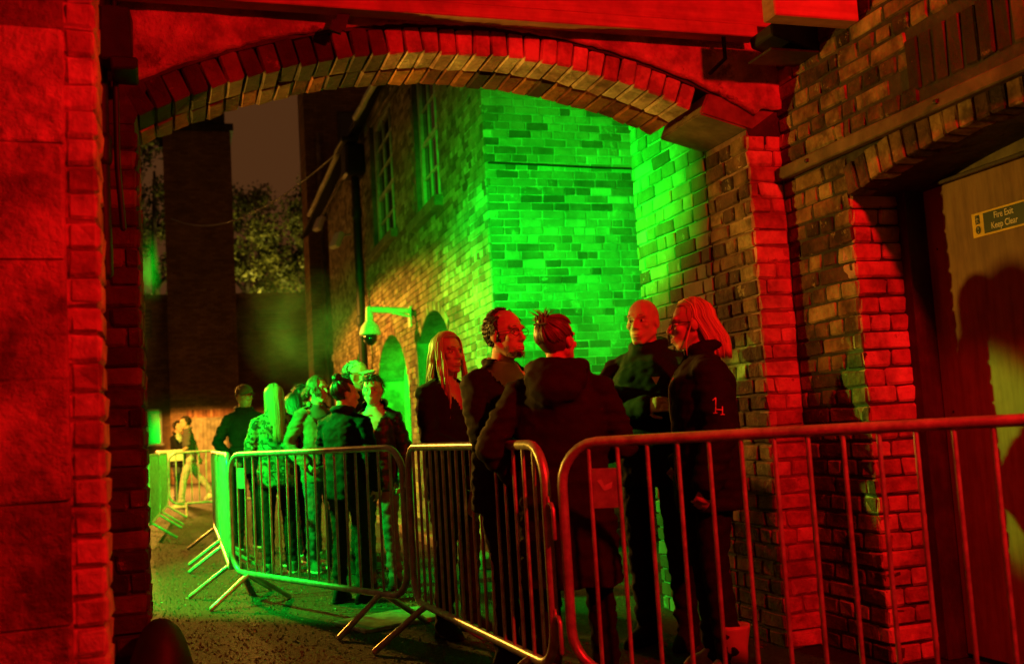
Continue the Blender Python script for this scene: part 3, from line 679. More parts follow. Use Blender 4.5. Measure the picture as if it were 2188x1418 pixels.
# ---- trees behind the end wall
def tree(loc, height, crown_lo, rad, label, nleaf, seed):
    rng = np.random.default_rng(seed)
    t = thing('tree', label, 'tree', loc, 0, 'trees behind the end wall')
    mb = MB(); mb.add(*tube([(0, 0, -.1), (.15, .1, height * .3), (.0, .1, height * .6), (.1, 0, height * .85)], [.26, .2, .13, .05], 8))
    for k in range(7):
        an = rng.uniform(0, 6.28); z = height * rng.uniform(.35, .7); e = Vector((math.cos(an), math.sin(an), .7)) * rad * .8
        mb.add(*tube([(0, .1, z), e * .5 + Vector((0, 0, z)), e + Vector((0, 0, z + .3))], [.09, .06, .02], 6))
    link('trunk', mb.mesh('trunk', M['bark'], True), t)
    ncl = 60; V = []; F = []; A = []
    cl = []
    for k in range(ncl):
        an = rng.uniform(0, 6.28); h = rng.uniform(0, 1) ** .8; rr = rad * math.sqrt(max(.05, 1 - (1.25 * h - .35) ** 2)) * rng.uniform(.55, 1.05)
        cl.append((rr * math.cos(an), rr * math.sin(an), crown_lo + (height - crown_lo) * h, rng.uniform(.35, .75)))
    n = 0
    for k in range(nleaf):
        c = cl[rng.integers(ncl)]; d = rng.normal(size=3); d /= np.linalg.norm(d); p = np.array(c[:3]) + d * c[3] * rng.uniform(.5, 1.05)
        s = rng.uniform(.06, .12); a = rng.normal(size=3); a /= np.linalg.norm(a); b = np.cross(a, d + .01); b /= np.linalg.norm(b)
        V += [p - a * s, p + b * s * .55, p + a * s, p - b * s * .55]; F.append((n, n + 1, n + 2, n + 3)); A.append(float(rng.uniform(.01, 1))); n += 4
    me = bpy.data.meshes.new('crown'); me.from_pydata([tuple(v) for v in V], [], F); me.materials.append(M['leaf'])
    at = me.attributes.new('rnd', 'FLOAT', 'FACE'); at.data.foreach_set('value', A)
    link('crown', me, t)
tree((3.0, 44.5, 0), 12.0, 5.2, 2.0, 'tree with a pointed crown just right of the chimney tower', 9000, 1)
tree((5.0, 46.5, 0), 10.4, 5.2, 1.9, 'low lit tree in the middle of the gap beside the tower', 9000, 2)
tree((6.4, 45.0, 0), 12.4, 5.5, 1.7, 'tree half hidden by the tall dark building', 8000, 3)
tree((-.7, 43.5, 0), 14.6, 5.0, 1.9, 'tall tree in the narrow gap left of the chimney tower', 9000, 4)

# ================================================================== BARRIERS
def round_rect(L, z0, z1, r, k=6):
    pts = []
    for cx, cz, a0 in ((L - r, z1 - r, 90), (L - r, z0 + r, 0), (r, z0 + r, -90), (r, z1 - r, -180)):
        for i in range(k + 1):
            a = R(a0 - 90 * i / k); pts.append((cx + r * math.cos(a), 0, cz + r * math.sin(a)))
    return pts
BLN, BZ0, BZ1 = 2.2, .20, 1.10
def loop_mesh():
    mb = MB(); mb.add(*tube(round_rect(BLN, BZ0 + .02, BZ1 - .02, .16), .0205, 12, closed=True)); return mb.mesh('frame', M['steel'], True)
FRAME_ME = loop_mesh()
mb = MB(); mb.add(*tube([(0, 0, BZ0 + .03), (0, 0, BZ1 - .03)], .0085, 8)); BAR_ME = mb.mesh('bar', M['steel'], True)
mb = MB(); mb.add(*tube([(0, 0, BZ0 + .02), (0, .04, BZ0 - .0), (0, .30, .018)], .0175, 10)); LEG_ME = mb.mesh('leg', M['steel'], True)
mb = MB(); mb.add(*tube([(0, 0, 0), (.05, 0, 0), (.065, 0, -.02), (.065, 0, -.13)], .009, 8)); mb.box((-.004, -.006, -.03), (.03, .006, .03)); HOOK_ME = mb.mesh('hook', M['steel'], True)
def barrier(p0, p1, label, plate=None):
    d = Vector((p1[0] - p0[0], p1[1] - p0[1], 0)); ang = math.atan2(d.y, d.x); sx = d.length / BLN
    b = thing('crowd_barrier', label, 'barrier', (p0[0], p0[1], 0), ang, 'steel crowd barriers round the queue')
    b.scale = (sx, 1, 1)
    link('frame', FRAME_ME, b)
    nb = 17
    for i in range(nb): link('bar', BAR_ME, b, ((i + 1) * BLN / (nb + 1), 0, 0), (0, 0, 0), (1 / sx, 1, 1))
    for x in (.27, BLN - .27):
        for s in (1, -1): link('leg', LEG_ME, b, (x, 0, 0), (0, 0, 0 if s > 0 else math.pi))
    for z in (.85, .42): link('hook', HOOK_ME, b, (BLN, 0, z))
    if plate is not None:
        xa = plate * BLN / (nb + 1); xb = (plate + 1) * BLN / (nb + 1)
        pl = link('plate', box_mesh('plate', (xa + .004, -.004, .83), (xb - .004, .004, .98), M['steel'], .002), b)
        if plate == 1 and label.startswith('nearest'):
            mb = MB(); v = [(xa + .03, -.0065, .935), (xa + .05, -.0065, .94), (xa + .06, -.0065, .915), (xa + .095, -.0065, .93), (xa + .09, -.0065, .905), (xa + .058, -.0065, .895)]
            mb.add(v, [tuple(range(6))]); link('emblem', mb.mesh('emblem', M['white']), pl)
    return b
barrier((1.405, 3.76), (2.93, 2.30), 'nearest barrier, red lit, running off the right edge of the photo', 1)
barrier((1.25, 5.84), (1.365, 3.84), 'barrier seen at a slant in the middle, yellow lit top rail, red lit bars')
barrier((.365, 8.07), (1.235, 5.93), 'barrier with a green lit top rail in front of the standing crowd', 1)
barrier((.36, 8.17), (.375, 10.4), 'barrier seen edge on at the left end of the green lit front barrier')
barrier((.38, 10.5), (.385, 12.7), 'second edge on barrier, directly behind the nearer edge on one')
barrier((-.36, 13.9), (-.28, 16.1), 'nearer of the two edge on green barriers beside the left pillar')
barrier((-.27, 16.2), (-.19, 18.4), 'farther of the two edge on green barriers beside the left pillar')
barrier((-.16, 18.5), (2.04, 18.5), 'far barrier facing the viewer in front of the walking man')
# ground plate and kerb near the front barrier
gp = link('drain_cover', bm_mesh(bevel_box(.62, .42, .03, .006, .004, 8), 'drain_cover', M['steel']), None, (1.25, 6.5, .012), (0, 0, R(18))); tag(gp, 'flat metal cover plate on the ground below the green barrier', 'cover plate')
kb = MB()
for i in range(8): kb.box((2.30 + i * .02, 8.3 + i * .62, 0), (2.46 + i * .02, 8.3 + i * .62 + .60, .11))
for i in range(8):
    m_ = box_mesh('kerbstone', (-.08, -.30, 0), (.08, .30, .11), M['springer'], .015, i, .004) if i == 0 else kme
    kme = m_
    k_ = link('kerbstone', m_, None, (2.42 + i * .02, 8.6 + i * .62, 0)) if i == 0 else k_
kr = thing('kerb', 'low stone kerb along the foot of the yard building', 'kerb')
k_.parent = kr
for i in range(1, 9): link('kerbstone', kme, kr, (2.42 + i * .02, 8.6 + i * .62, 0))
# litter and grit
rng = np.random.default_rng(5); mb = MB()
for k in range(1600):
    if k % 3: x, y = rng.uniform(-1.2, 2.6), rng.uniform(5.0, 20)
    else: x, y = rng.uniform(-.2, 1.6), rng.uniform(5, 11)
    s = rng.uniform(.003, .012) * (1 if k % 40 else 2.2); a = rng.uniform(0, 6.28); zz = rng.uniform(.004, .012)
    c, sn = math.cos(a) * s, math.sin(a) * s
    mb.add([(x - c, y - sn, .003), (x + sn * .7, y - c * .7, zz), (x + c, y + sn, .004), (x - sn * .7, y + c * .7, zz * .6)], [(0, 1, 2, 3)], float(rng.uniform(.01, 1)))
stuff('litter', mb.mesh('litter', M['litter']))
# loose grit, small angular stones
n_ = 14000; V = np.empty((n_, 4, 3)); 
gx = np.where(rng.random(n_) < .6, rng.uniform(-.3, 1.9, n_), rng.uniform(-1.2, 2.9, n_)); gy = 4.6 + 14 * rng.random(n_) ** 1.7; gs_ = rng.uniform(.003, .0085, n_) * (1 + .05 * gy)
for q in range(3):
    a_ = rng.uniform(0, 6.28, n_) * .15 + q * 2.09; V[:, q] = np.stack([gx + np.cos(a_) * gs_, gy + np.sin(a_) * gs_, np.full(n_, .001)], 1)
V[:, 3] = np.stack([gx + rng.uniform(-.4, .4, n_) * gs_, gy + rng.uniform(-.4, .4, n_) * gs_, gs_ * rng.uniform(.5, 1.2, n_)], 1)
gf = []; 
for q in range(n_): b_ = q * 4; gf += [(b_, b_ + 1, b_ + 3), (b_ + 1, b_ + 2, b_ + 3), (b_ + 2, b_, b_ + 3)]
mb = MB(); mb.add(V.reshape(-1, 3), gf); stuff('gravel', mb.mesh('gravel', M['grit']))

# ================================================================== PEOPLE
def cloth(name, c, rough=.85, sheen=.0, pattern=None):
    m, nt, b = nodes_of(name); L = nt.links.new
    geo = N(nt, 'ShaderNodeNewGeometry')
    n1 = N(nt, 'ShaderNodeTexNoise', i_Scale=11.0, i_Detail=5.0); L(geo.outputs['Position'], n1.inputs['Vector'])
    if pattern: r = ramp(nt, pattern); r.color_ramp.interpolation = 'CONSTANT'
    else: r = ramp(nt, [(.25, tuple(x * .7 for x in c)), (.75, tuple(x * 1.25 for x in c))])
    L(n1.outputs[0], r.inputs[0]); L(r.outputs[0], b.inputs['Base Color'])
    n2 = N(nt, 'ShaderNodeTexNoise', i_Scale=130.0, i_Detail=3.0); L(geo.outputs['Position'], n2.inputs['Vector'])
    bp = N(nt, 'ShaderNodeBump', i_Strength=.35, i_Distance=.003); L(n2.outputs[0], bp.inputs['Height']); L(bp.outputs[0], b.inputs['Normal'])
    b.inputs['Roughness'].default_value = rough; b.inputs['Specular IOR Level'].default_value = .25
    return m
def skin_mat(name, c):
    m, nt, b = nodes_of(name); L = nt.links.new
    geo = N(nt, 'ShaderNodeNewGeometry')
    n1 = N(nt, 'ShaderNodeTexNoise', i_Scale=22.0, i_Detail=5.0); L(geo.outputs['Position'], n1.inputs['Vector'])
    r = ramp(nt, [(.3, tuple(x * .82 for x in c)), (.7, tuple(x * 1.08 for x in c))]); L(n1.outputs[0], r.inputs[0]); L(r.outputs[0], b.inputs['Base Color'])
    n2 = N(nt, 'ShaderNodeTexNoise', i_Scale=260.0, i_Detail=2.0); L(geo.outputs['Position'], n2.inputs['Vector'])
    bp = N(nt, 'ShaderNodeBump', i_Strength=.15, i_Distance=.001); L(n2.outputs[0], bp.inputs['Height']); L(bp.outputs[0], b.inputs['Normal'])
    b.inputs['Roughness'].default_value = .5; b.inputs['Specular IOR Level'].default_value = .35
    return m
def hair_mat(name, c):
    m, nt, b = nodes_of(name); L = nt.links.new
    at = N(nt, 'ShaderNodeAttribute', attribute_name='rnd')
    r = ramp(nt, [(0, tuple(x * .45 for x in c)), (.6, c), (1, tuple(min(1, x * 1.5) for x in c))]); L(at.outputs['Fac'], r.inputs[0]); L(r.outputs[0], b.inputs['Base Color'])
    b.inputs['Roughness'].default_value = .42; b.inputs['Specular IOR Level'].default_value = .5
    return m
SKIN = skin_mat('skin', (.56, .34, .25)); SKIN2 = skin_mat('skin_tan', (.46, .27, .19))
HAIR = {'blonde': hair_mat('blonde_hair', (.50, .36, .17)), 'darkblonde': hair_mat('dark_blonde_hair', (.25, .18, .095)), 'dark': hair_mat('dark_hair', (.035, .024, .018)), 'brown': hair_mat('brown_hair', (.13, .075, .045)), 'grey': hair_mat('greying_hair', (.10, .085, .075)), 'stubble': hair_mat('stubble', (.20, .13, .10))}
EYEW = flat('eye_white', (.62, .58, .54), .25); EYED = flat('iris', (.03, .02, .015), .2); SHOEW = flat('shoe_white', (.62, .60, .55), .5); LIP = flat('lip', (.42, .16, .14), .45)
def remesh(mb, voxel, smooth=2, mat=None, name='body'):
    me = mb.mesh('tmp', []); o = bpy.data.objects.new('tmp', me); COL.objects.link(o)
    md = o.modifiers.new('r', 'REMESH'); md.mode = 'VOXEL'; md.voxel_size = voxel; md.use_smooth_shade = True
    if smooth: sm = o.modifiers.new('s', 'SMOOTH'); sm.factor = .5; sm.iterations = smooth
    dg = bpy.context.evaluated_depsgraph_get(); dg.update()
    out = bpy.data.meshes.new_from_object(o.evaluated_get(dg)); bpy.data.objects.remove(o); bpy.data.meshes.remove(me)
    out.name = name; out.materials.clear()
    if mat: out.materials.append(mat)
    return out
def getco(me):
    co = np.empty(len(me.vertices) * 3); me.vertices.foreach_get('co', co); return co.reshape(-1, 3)
def setco(me, co): me.vertices.foreach_set('co', co.ravel()); me.update()
def normals(me):
    n = np.empty(len(me.vertices) * 3); me.vertices.foreach_get('normal', n); return n.reshape(-1, 3)
def vnoise(p, f, seed=0.0, stretch=(1, 1, 1)):
    q = p * f * np.array(stretch) + seed
    return (np.sin(q[:, 0] * 1.7 + 1.3 * np.sin(q[:, 1] * 1.1 + q[:, 2])) + np.sin(q[:, 1] * 2.1 + 1.7 * np.sin(q[:, 2] * .9 + q[:, 0] * .7)) + np.sin(q[:, 2] * 1.9 + 1.1 * np.sin(q[:, 0] * 1.4 - q[:, 1] * .6))) / 3
def loft(rings, seg=22):
    """closed body through horizontal ellipses (cx, cy, z, rx, ry)"""
    V = []; F = []
    for cx, cy, z, rx, ry in rings:
        for k in range(seg):
            a = 2 * math.pi * k / seg
            ca, sa = math.cos(a), math.sin(a)
            V.append((cx + rx * math.copysign(abs(ca) ** .85, ca), cy + ry * math.copysign(abs(sa) ** .85, sa), z))
    for j in range(len(rings) - 1):
        for k in range(seg): F.append((j * seg + k, j * seg + (k + 1) % seg, (j + 1) * seg + (k + 1) % seg, (j + 1) * seg + k))
    F.append(tuple(reversed(range(seg)))); F.append(tuple((len(rings) - 1) * seg + k for k in range(seg)))
    return V, F
ARMS = {'down': ((.235, -.03, 1.14), (.245, .05, .90)), 'pocket': ((.285, -.07, 1.15), (.195, .09, .97)), 'bent': ((.235, .03, 1.13), (.10, .27, 1.10)), 'hold': ((.22, .06, 1.14), (.05, .27, 1.02)),
        'cross_r': ((.25, .07, 1.17), (-.10, .225, 1.20)), 'cross_l': ((.25, .08, 1.15), (-.13, .19, 1.27)), 'swing_f': ((.22, .10, 1.15), (.20, .30, 1.02)), 'swing_b': ((.24, -.15, 1.16), (.24, -.20, .92)), 'chin': ((.20, .12, 1.15), (.04, .20, 1.36))}
def hand(mb, wrist, d, n, curl=.5, mirror=1):
    d = d.normalized(); n = (n - d * n.dot(d)).normalized(); w = d.cross(n) * mirror
    wv, wf = [], []
    rm = Matrix((w, d, n)).transposed()
    mb.add(*ellipsoid(wrist + d * .045, (.040, .056, .017), rm, 12, 8)); mb.add(*ellipsoid(wrist + d * .07, (.041, .03, .014), rm, 12, 8))
    for k, (x, ln) in enumerate(((-.031, .95), (-.0105, 1.08), (.0105, 1.0), (.031, .80))):
        p = wrist + d * .072 + w * x; a = .15; pts = [wrist + d * .05 + w * x * .8, p]; rr = [.0088, .0088]
        for sg, seglen in enumerate((.038, .025, .02)):
            a += curl * (.55 + .2 * sg) + .05 * k
            p = p + (d * math.cos(a) + n * math.sin(a) + w * x * .5) * (seglen * ln); pts.append(p); rr.append(.0084 - .0009 * sg)
        mb.add(*tube(pts, rr, 7))
    p0 = wrist + d * .018 - w * .030; p1 = p0 + (-w * .026 + d * .03 + n * .012); p2 = p1 + (-w * .006 + d * .028 + n * .016 * (1 + curl)); 
    mb.add(*tube([wrist + d * .012 - w * .012, p0, p1, p2], [.013, .012, .0100, .0085], 7))
HC = (0, -.012, .03); HR = (.078, .098, .092)
def head_prims(mb, T, fem=False, jaw=1.0, ears=True):
    def E(c, r): 
        v, f = ellipsoid(c, r); mb.add([tuple(T @ Vector(p)) for p in v], f)
    def C(a, b, ra, rb):
        v, f = tube([a, b], [ra, rb], 10); mb.add([tuple(T @ Vector(p)) for p in v], f)
    k = .93 if fem else 1.0
    E(HC, HR); E((0, .030, -.035), (.060 * k, .066, .088)); E((0, .066, -.098), (.020 * jaw, .020, .018))
    for s in (1, -1):
        C((s * .054 * k, .0, -.052), (s * .018 * jaw, .066, -.102), .021, .018); E((s * .041, .066, -.020), (.022, .022, .020))
        C((s * .010, .0925, .028), (s * .044, .078, .030), .010 if fem else .0125, .010); E((s * .0125, .103, -.036), (.0085, .011, .0075))
        if ears: E((s * .079, -.006, -.006), (.009, .022, .033))
    C((0, .090, .020), (0, .113, -.027), .0085, .0125)
    E((0, .094, -.066), (.024, .010, .0065)); E((0, .092, -.078), (.020, .010, .0070)); E((0, .082, -.07), (.034, .02, .024))
def cap_mesh(keep, r=(1.04, 1.04, 1.05), lift=0, seed=0, amp=.004):
    v, f = ellipsoid(HC, (HR[0] * r[0], HR[1] * r[1], HR[2] * r[2]), None, 36, 24)
    v = np.array(v); 
    f2 = [q for q in f if all(keep(*v[i]) for i in q)]
    d = v - np.array(HC); d /= np.linalg.norm(d, axis=1)[:, None]
    v = v + d * (amp * vnoise(v, 60, seed))[:, None]
    return v, f2
def on_skull(az, ph, k=1.05):
    return Vector((HC[0] + HR[0] * k * math.sin(az) * math.sin(ph), HC[1] + HR[1] * k * math.cos(az) * math.sin(ph), HC[2] + HR[2] * k * math.cos(ph)))
def hair_long(rng, length=.36, n=190, open_=58, part=.0, wave=0., vol=1.06, front=True):
    mb = MB(); mb.add(*cap_mesh(lambda x, y, z: (y < .035 and z > -.085) or z > .088 - .0 * y, (vol, vol, vol), 0, 3), a=.3)
    for i in range(n):
        az = R(rng.uniform(open_, 360 - open_)); sgn = 1 if az < math.pi else -1
        k = vol + rng.uniform(.0, .055); pts = []
        root = Vector((part + sgn * .004, rng.uniform(-.05, .075), HC[2] + HR[2] * k))
        for t in (0, .35, .6, .8, 1):
            p = on_skull(az, R(12 + 80 * t), k); pts.append(root.lerp(p, min(1, t * 1.5)) if t < .65 else p)
            q = pts[-1] - Vector(HC); m = math.sqrt((q.x / HR[0]) ** 2 + (q.y / HR[1]) ** 2 + (q.z / HR[2]) ** 2); pts[-1] = Vector(HC) + q * (k / max(m, .1))
        e = pts[-1]; back = abs(math.degrees(az) - 180) < 95; ln = length * rng.uniform(.82, 1.05); ph0 = rng.uniform(0, 6)
        for j in range(1, 8):
            t = j / 7
            dy = (-.055 * min(1, t * 1.6) if back else .045 * min(1, t * 1.5)) ; dx = -.12 * e.x * t
            pts.append(e + Vector((dx + wave * .014 * math.sin(t * 9 + ph0), dy + wave * .012 * math.cos(t * 8 + ph0), -ln * t)))
        w0 = rng.uniform(.0038, .0068)
        mb.add(*tube(pts, [w0 * .6] + [w0] * (len(pts) - 3) + [w0 * .7, w0 * .2], 5, cap=False, flat_=.55), a=rng.uniform(.05, 1))
    return mb
def hair_short(rng, n=260, ln=.035, keep=None, curl=0., top=1.0):
    keep = keep or (lambda x, y, z: (z > .078 - .0 * y) or (y < .012 and z > -.055) or (y < -.05 and z > -.085))
    mb = MB(); mb.add(*cap_mesh(keep, (1.05, 1.05, 1.06 * top), 0, 5, .004), a=.35)
    c = 0
    while c < n:
        az, ph = rng.uniform(0, 6.283), math.acos(rng.uniform(-.75, 1)); p = on_skull(az, ph, 1.04)
        if not keep(p.x, p.y, p.z): continue
        c += 1
        nr = (p - Vector(HC)).normalized(); dn = Vector((rng.uniform(-.5, .5), -.4 + rng.uniform(-.4, .4), -.5 + rng.uniform(-.5, .3))); dn = (dn - nr * dn.dot(nr)).normalized()
        if curl:
            a1 = nr.cross(dn); pts = [p + nr * (.004 + .005 * j) + (dn * math.cos(j * 1.5) + a1 * math.sin(j * 1.5)) * .009 * curl for j in range(6)]
            mb.add(*tube(pts, [.0028, .0034, .0032, .003, .0024, .001], 5, cap=False), a=rng.uniform(.05, 1))
        else:
            pts = [p, p + (dn * .5 + nr * .45) * ln * .5, p + (dn + nr * .35) * ln]
            mb.add(*tube(pts, [.006, .0055, .0015], 5, cap=False, flat_=.6), a=rng.uniform(.05, 1))
    return mb
def hair_up(rng, knot=(0, -.085, .085), kr=.034, spikes=0, n=150):
    mb = MB(); keep = lambda x, y, z: (z > .080) or (y < .015 and z > -.05) or (y < -.05 and z > -.075)
    mb.add(*cap_mesh(keep, (1.04, 1.04, 1.05), 0, 8, .003), a=.3); K = Vector(knot)
    for i in range(n):
        az = R(rng.uniform(35, 325)); lo = 62 if abs(math.degrees(az) - 180) > 110 else (98 if abs(math.degrees(az) - 180) > 70 else 112)
        p = on_skull(az, R(lo + rng.uniform(-8, 4)), 1.04); pts = []
        for t in np.linspace(0, 1, 7):
            q = p.lerp(K, t) - Vector(HC); m = math.sqrt((q.x / HR[0]) ** 2 + (q.y / HR[1]) ** 2 + (q.z / HR[2]) ** 2)
            pts.append(Vector(HC) + q * (max(1.05 + .03 * math.sin(t * 3) + rng.uniform(0, .012), m) / max(m, .1)))
        w = rng.uniform(.005, .009); mb.add(*tube(pts, [w * .5] + [w] * 5 + [w * .7], 5, cap=False, flat_=.6), a=rng.uniform(.05, 1))
    for i in range(40 if kr else 0):
        a = rng.uniform(0, 6.28); b = rng.uniform(-.6, .6); ax = Vector((math.cos(a), math.sin(a), b)).normalized(); u = ax.orthogonal().normalized(); v = ax.cross(u); c0 = rng.uniform(0, 6)
        pts = [K + (u * math.cos(c0 + t) + v * math.sin(c0 + t)) * kr * rng.uniform(.9, 1.02) + ax * kr * .15 for t in np.linspace(0, 3.6, 8)]
        mb.add(*tube(pts, [.004] + [.008] * 6 + [.003], 5, cap=False), a=rng.uniform(.05, 1))
    if kr: mb.add(*ellipsoid(K, (kr * .9,) * 3), a=.2)
    for i in range(spikes):
        d = Vector((rng.uniform(-.9, .5), rng.uniform(-.4, .2), rng.uniform(.4, 1))).normalized(); l = rng.uniform(.035, .085)
        pts = [K + d * kr * .5, K + d * (kr * .5 + l * .5), K + d * (kr * .5 + l) + Vector((rng.uniform(-.02, .01), 0, -.012))]
        mb.add(*tube(pts, [.006, .004, .0008], 5, cap=False), a=rng.uniform(.05, 1))
    return mb
def base_cap(mb_crown, mb_brim):
    v, f = ellipsoid((0, -.008, .045), (.088, .108, .092), None, 28, 20); v = np.array(v)
    mb_crown.add(v, [q for q in f if all(v[i][2] > .030 for i in q)])
    V = []; F = []
    for j in range(7):
        for k in range(13):
            a = R(-62 + 124 * k / 12); t = j / 6
            V.append((math.sin(a) * (.086 + .004 * t), -.008 + math.cos(a) * .106 + t * .072 * math.cos(a * .9), .040 + .014 * math.cos(a) - .022 * abs(math.sin(a)) - .012 * t))
    n = len(V); V += [(x, y, z - .004) for x, y, z in V]
    for j in range(6):
        for k in range(12):
            q = j * 13 + k; F.append((q, q + 1, q + 14, q + 13)); F.append((n + q, n + q + 13, n + q + 14, n + q + 1))
    for k in range(12): q = 6 * 13 + k; F.append((q, q + 1, n + q + 1, n + q))
    mb_brim.add(V, F)

def person(label, pos, H, phi, hyaw=0, hpitch=0, lean=0, skin=SKIN, fem=False, arms=('down', 'down'), feet=None, top=None, top_kind='jacket', legs=None, hair=None, voxel=.009,
           width=1.0, hood=False, collar=.02, vneck=None, shirt=None, shoes=None, curl=.5, sole=None, group='people waiting in the queue', cuff=0, boots=None, detail=True, seed=0, bare_arm=False):
    """phi: 0 faces away from the viewer, 90 to the left in the photo, 180 towards the viewer"""
    rng = random.Random(seed + 11); nrng = np.random.default_rng(seed)
    k = H / 1.75; alpha = math.atan2(pos[0], pos[1])
    root = thing('person', label, 'person', (pos[0], pos[1], 0), -alpha + R(phi), group)
    Ml = Matrix.Translation((0, 0, .98)) @ Matrix.Rotation(-lean, 4, 'X') @ Matrix.Translation((0, 0, -.98))
    def tp(p):
        p = Vector(p); return Ml @ p if p.z > .98 else p
    w = width * (.92 if fem else 1.0)
    feet = feet or ((-.11, .0, -.15, 0.0), (.11, .02, .15, 0.0))   # x, y, yaw, lift
    HT = Ml @ Matrix.Translation((0, .028, 1.635)) @ Matrix.Rotation(R(hyaw), 4, 'Z') @ Matrix.Rotation(-hpitch, 4, 'X')
    sc = lambda mb: [v.__imul__(k) for v in mb.v] and mb
    def scaled(mb):
        mb.v = [v * k for v in mb.v]; return mb
    # joints
    J = {}
    for i, s in enumerate((-1, 1)):
        fx, fy, fa, lift = feet[i]
        hip = Vector((s * .088 * w, 0, .93)); ank = Vector((fx, fy - .02 + (-.05 if lift else 0), .085 + lift)); kn = hip.lerp(ank, .5) + Vector((0, .035 + .35 * lift, .02 + .12 * lift))
        J['leg', s] = (hip, kn, ank, fa, lift)
        a = arms[i]; e, wr = ARMS[a] if isinstance(a, str) else a
        sh = tp((s * (.168 if fem else .178) * w, -.005, 1.40)); el = tp((s * e[0] * (w if e[0] > .15 else 1), e[1], e[2])); wp = tp((s * wr[0], wr[1], wr[2]))
        J['arm', s] = (sh, el, wp)
    # --- body, one continuous surface
    mb = MB()
    def tl(rings): return [((*(tp((0, cy, z)))[:2],)[0], tp((0, cy, z)).y, tp((0, cy, z)).z, rx * w, ry) for (cy, z, rx, ry) in rings]
    mb.add(*loft(tl([(0, .86, .12, .09), (0, .96, .148, .104), (0, 1.08, .125, .092), (.004, 1.24, .138, .10), (0, 1.36, .155, .098), (-.005, 1.44, .10, .065), (-.005, 1.48, .06, .055)])))
    mb.add(*tube([tp((0, -.012, 1.44)), HT @ Vector((0, -.02, -.075))], [.060 if not fem else .05, .055 if not fem else .046], 14))
    head_prims(mb, HT, fem)
    for s in (-1, 1):
        hip, kn, ank, fa, lift = J['leg', s]; sh, el, wp = J['arm', s]
        mb.add(*tube([hip, hip.lerp(kn, .5), kn, kn.lerp(ank, .35), ank], [.080, .068, .050, .050, .034], 12))
        mb.add(*tube([ank + Vector((0, 0, -.04)), ank + Vector((math.sin(fa) * -.02, .10, -.055))], [.032, .025], 8))
        mb.add(*tube([tp((s * .10 * w, -.005, 1.42)), sh, sh.lerp(el, .5), el, el.lerp(wp, .3), wp], [.05, .048, .041, .036, .036, .026], 12))
        d = (wp - el).normalized(); hand(mb, wp, d, Vector((-s, .25, 0)) if abs(d.x) < .6 else Vector((0, -1, -.2)), curl, s)
    me = remesh(scaled(mb), voxel, 1, skin, 'body')
    co = getco(me); hl = (co / k - np.array(HT.translation)) @ np.array(HT.to_3x3())
    nr = normals(me)
    fwd = np.array(HT.to_3x3() @ Vector((0, 1, 0)))
    dent = np.zeros(len(co))
    for s in (1, -1): dent += .0115 * np.exp(-(((hl[:, 0] - s * .031) / .017) ** 2 + ((hl[:, 2] - .005) / .0115) ** 2)) * (hl[:, 1] > .04)
    dent += .0045 * np.exp(-((hl[:, 2] + .072) / .0035) ** 2 - (hl[:, 0] / .022) ** 4) * (hl[:, 1] > .06)
    dent += .003 * np.exp(-((hl[:, 2] + .052) / .006) ** 2 - (hl[:, 0] / .006) ** 2) * (hl[:, 1] > .06)
    setco(me, co - fwd * (dent * k)[:, None])
    body = link('body', me, root)
    if detail:
        for s in (1, -1):
            mb = MB(); v, f = ellipsoid((s * .031, .0755, .004), (.0125, .0115, .0085), None, 12, 8); mb.add([tuple((HT @ Vector(p)) * k) for p in v], f)
            v, f = ellipsoid((s * .031, .0845, .004), (.0055, .0035, .0060), None, 8, 6); mb.add([tuple((HT @ Vector(p)) * k) for p in v], f, mi=1)
            link('eye', mb.mesh('eye', [EYEW, EYED], True), root)
            mb = MB(); v, f = tube([(s * .013, .0975, .027), (s * .032, .093, .033), (s * .050, .078, .028)], [.003, .0042, .002], 6, flat_=.6); mb.add([tuple((HT @ Vector(p)) * k) for p in v], f, a=.4)
            hk_ = hair[1] if hair else 'stubble'; link('eyebrow', mb.mesh('eyebrow', HAIR['brown' if 'blonde' in hk_ else hk_], True), root)
        mb = MB()
        for z, rz in ((-.0665, .0055), (-.0775, .006)):
            v, f = ellipsoid((0, .0975, z), (.0215, .0075, rz), None, 14, 8); mb.add([tuple((HT @ Vector(p)) * k) for p in v], f)
        link('lips', mb.mesh('lips', LIP if fem else skin, True), root)
    # --- trousers
    mb = MB(); mb.add(*loft(tl([(0, .80, .13, .10), (0, .90, .162, .122), (0, .98, .158, .116), (0, 1.04, .142, .106)])))
    for s in (-1, 1):
        hip, kn, ank, fa, lift = J['leg', s]
        mb.add(*tube([hip, hip.lerp(kn, .5), kn, kn.lerp(ank, .5), ank + Vector((0, .005, .01 - .03))], [.094, .084, .066, .062, .056 if cuff == 0 else cuff], 14))
    me = remesh(scaled(mb), .012, 2, legs, 'trousers'); co = getco(me); n_ = normals(me)
    setco(me, co + n_ * (.006 * vnoise(co, 34, seed, (1, 1, 1.3)) * (1 + 1.2 * np.exp(-((co[:, 2] / k - .14) / .1) ** 2)) + .004 * vnoise(co, 80, seed + 3))[:, None])
    link('trousers', me, root)
    # --- shoes
    for s in (-1, 1):
        hip, kn, ank, fa, lift = J['leg', s]
        fm = Matrix.Translation(ank + Vector((0, 0, -.085))) @ Matrix.Rotation(-fa, 4, 'Z') @ Matrix.Rotation(-lift * 2.2, 4, 'X')
        mb = MB()
        def add(vf, mi=0): mb.add([tuple((fm @ Vector(p)) * k) for p in vf[0]], vf[1], 0, mi)
        L_ = .9 if fem else 1.0
        add(loft([(0, .05 * L_, .012, .045, .135 * L_), (0, .05 * L_, .03, .047, .137 * L_), (0, .04, .055, .043, .118 * L_), (0, .012, .08, .040, .075), (0, -.01, .115, .040, .050)], 20))
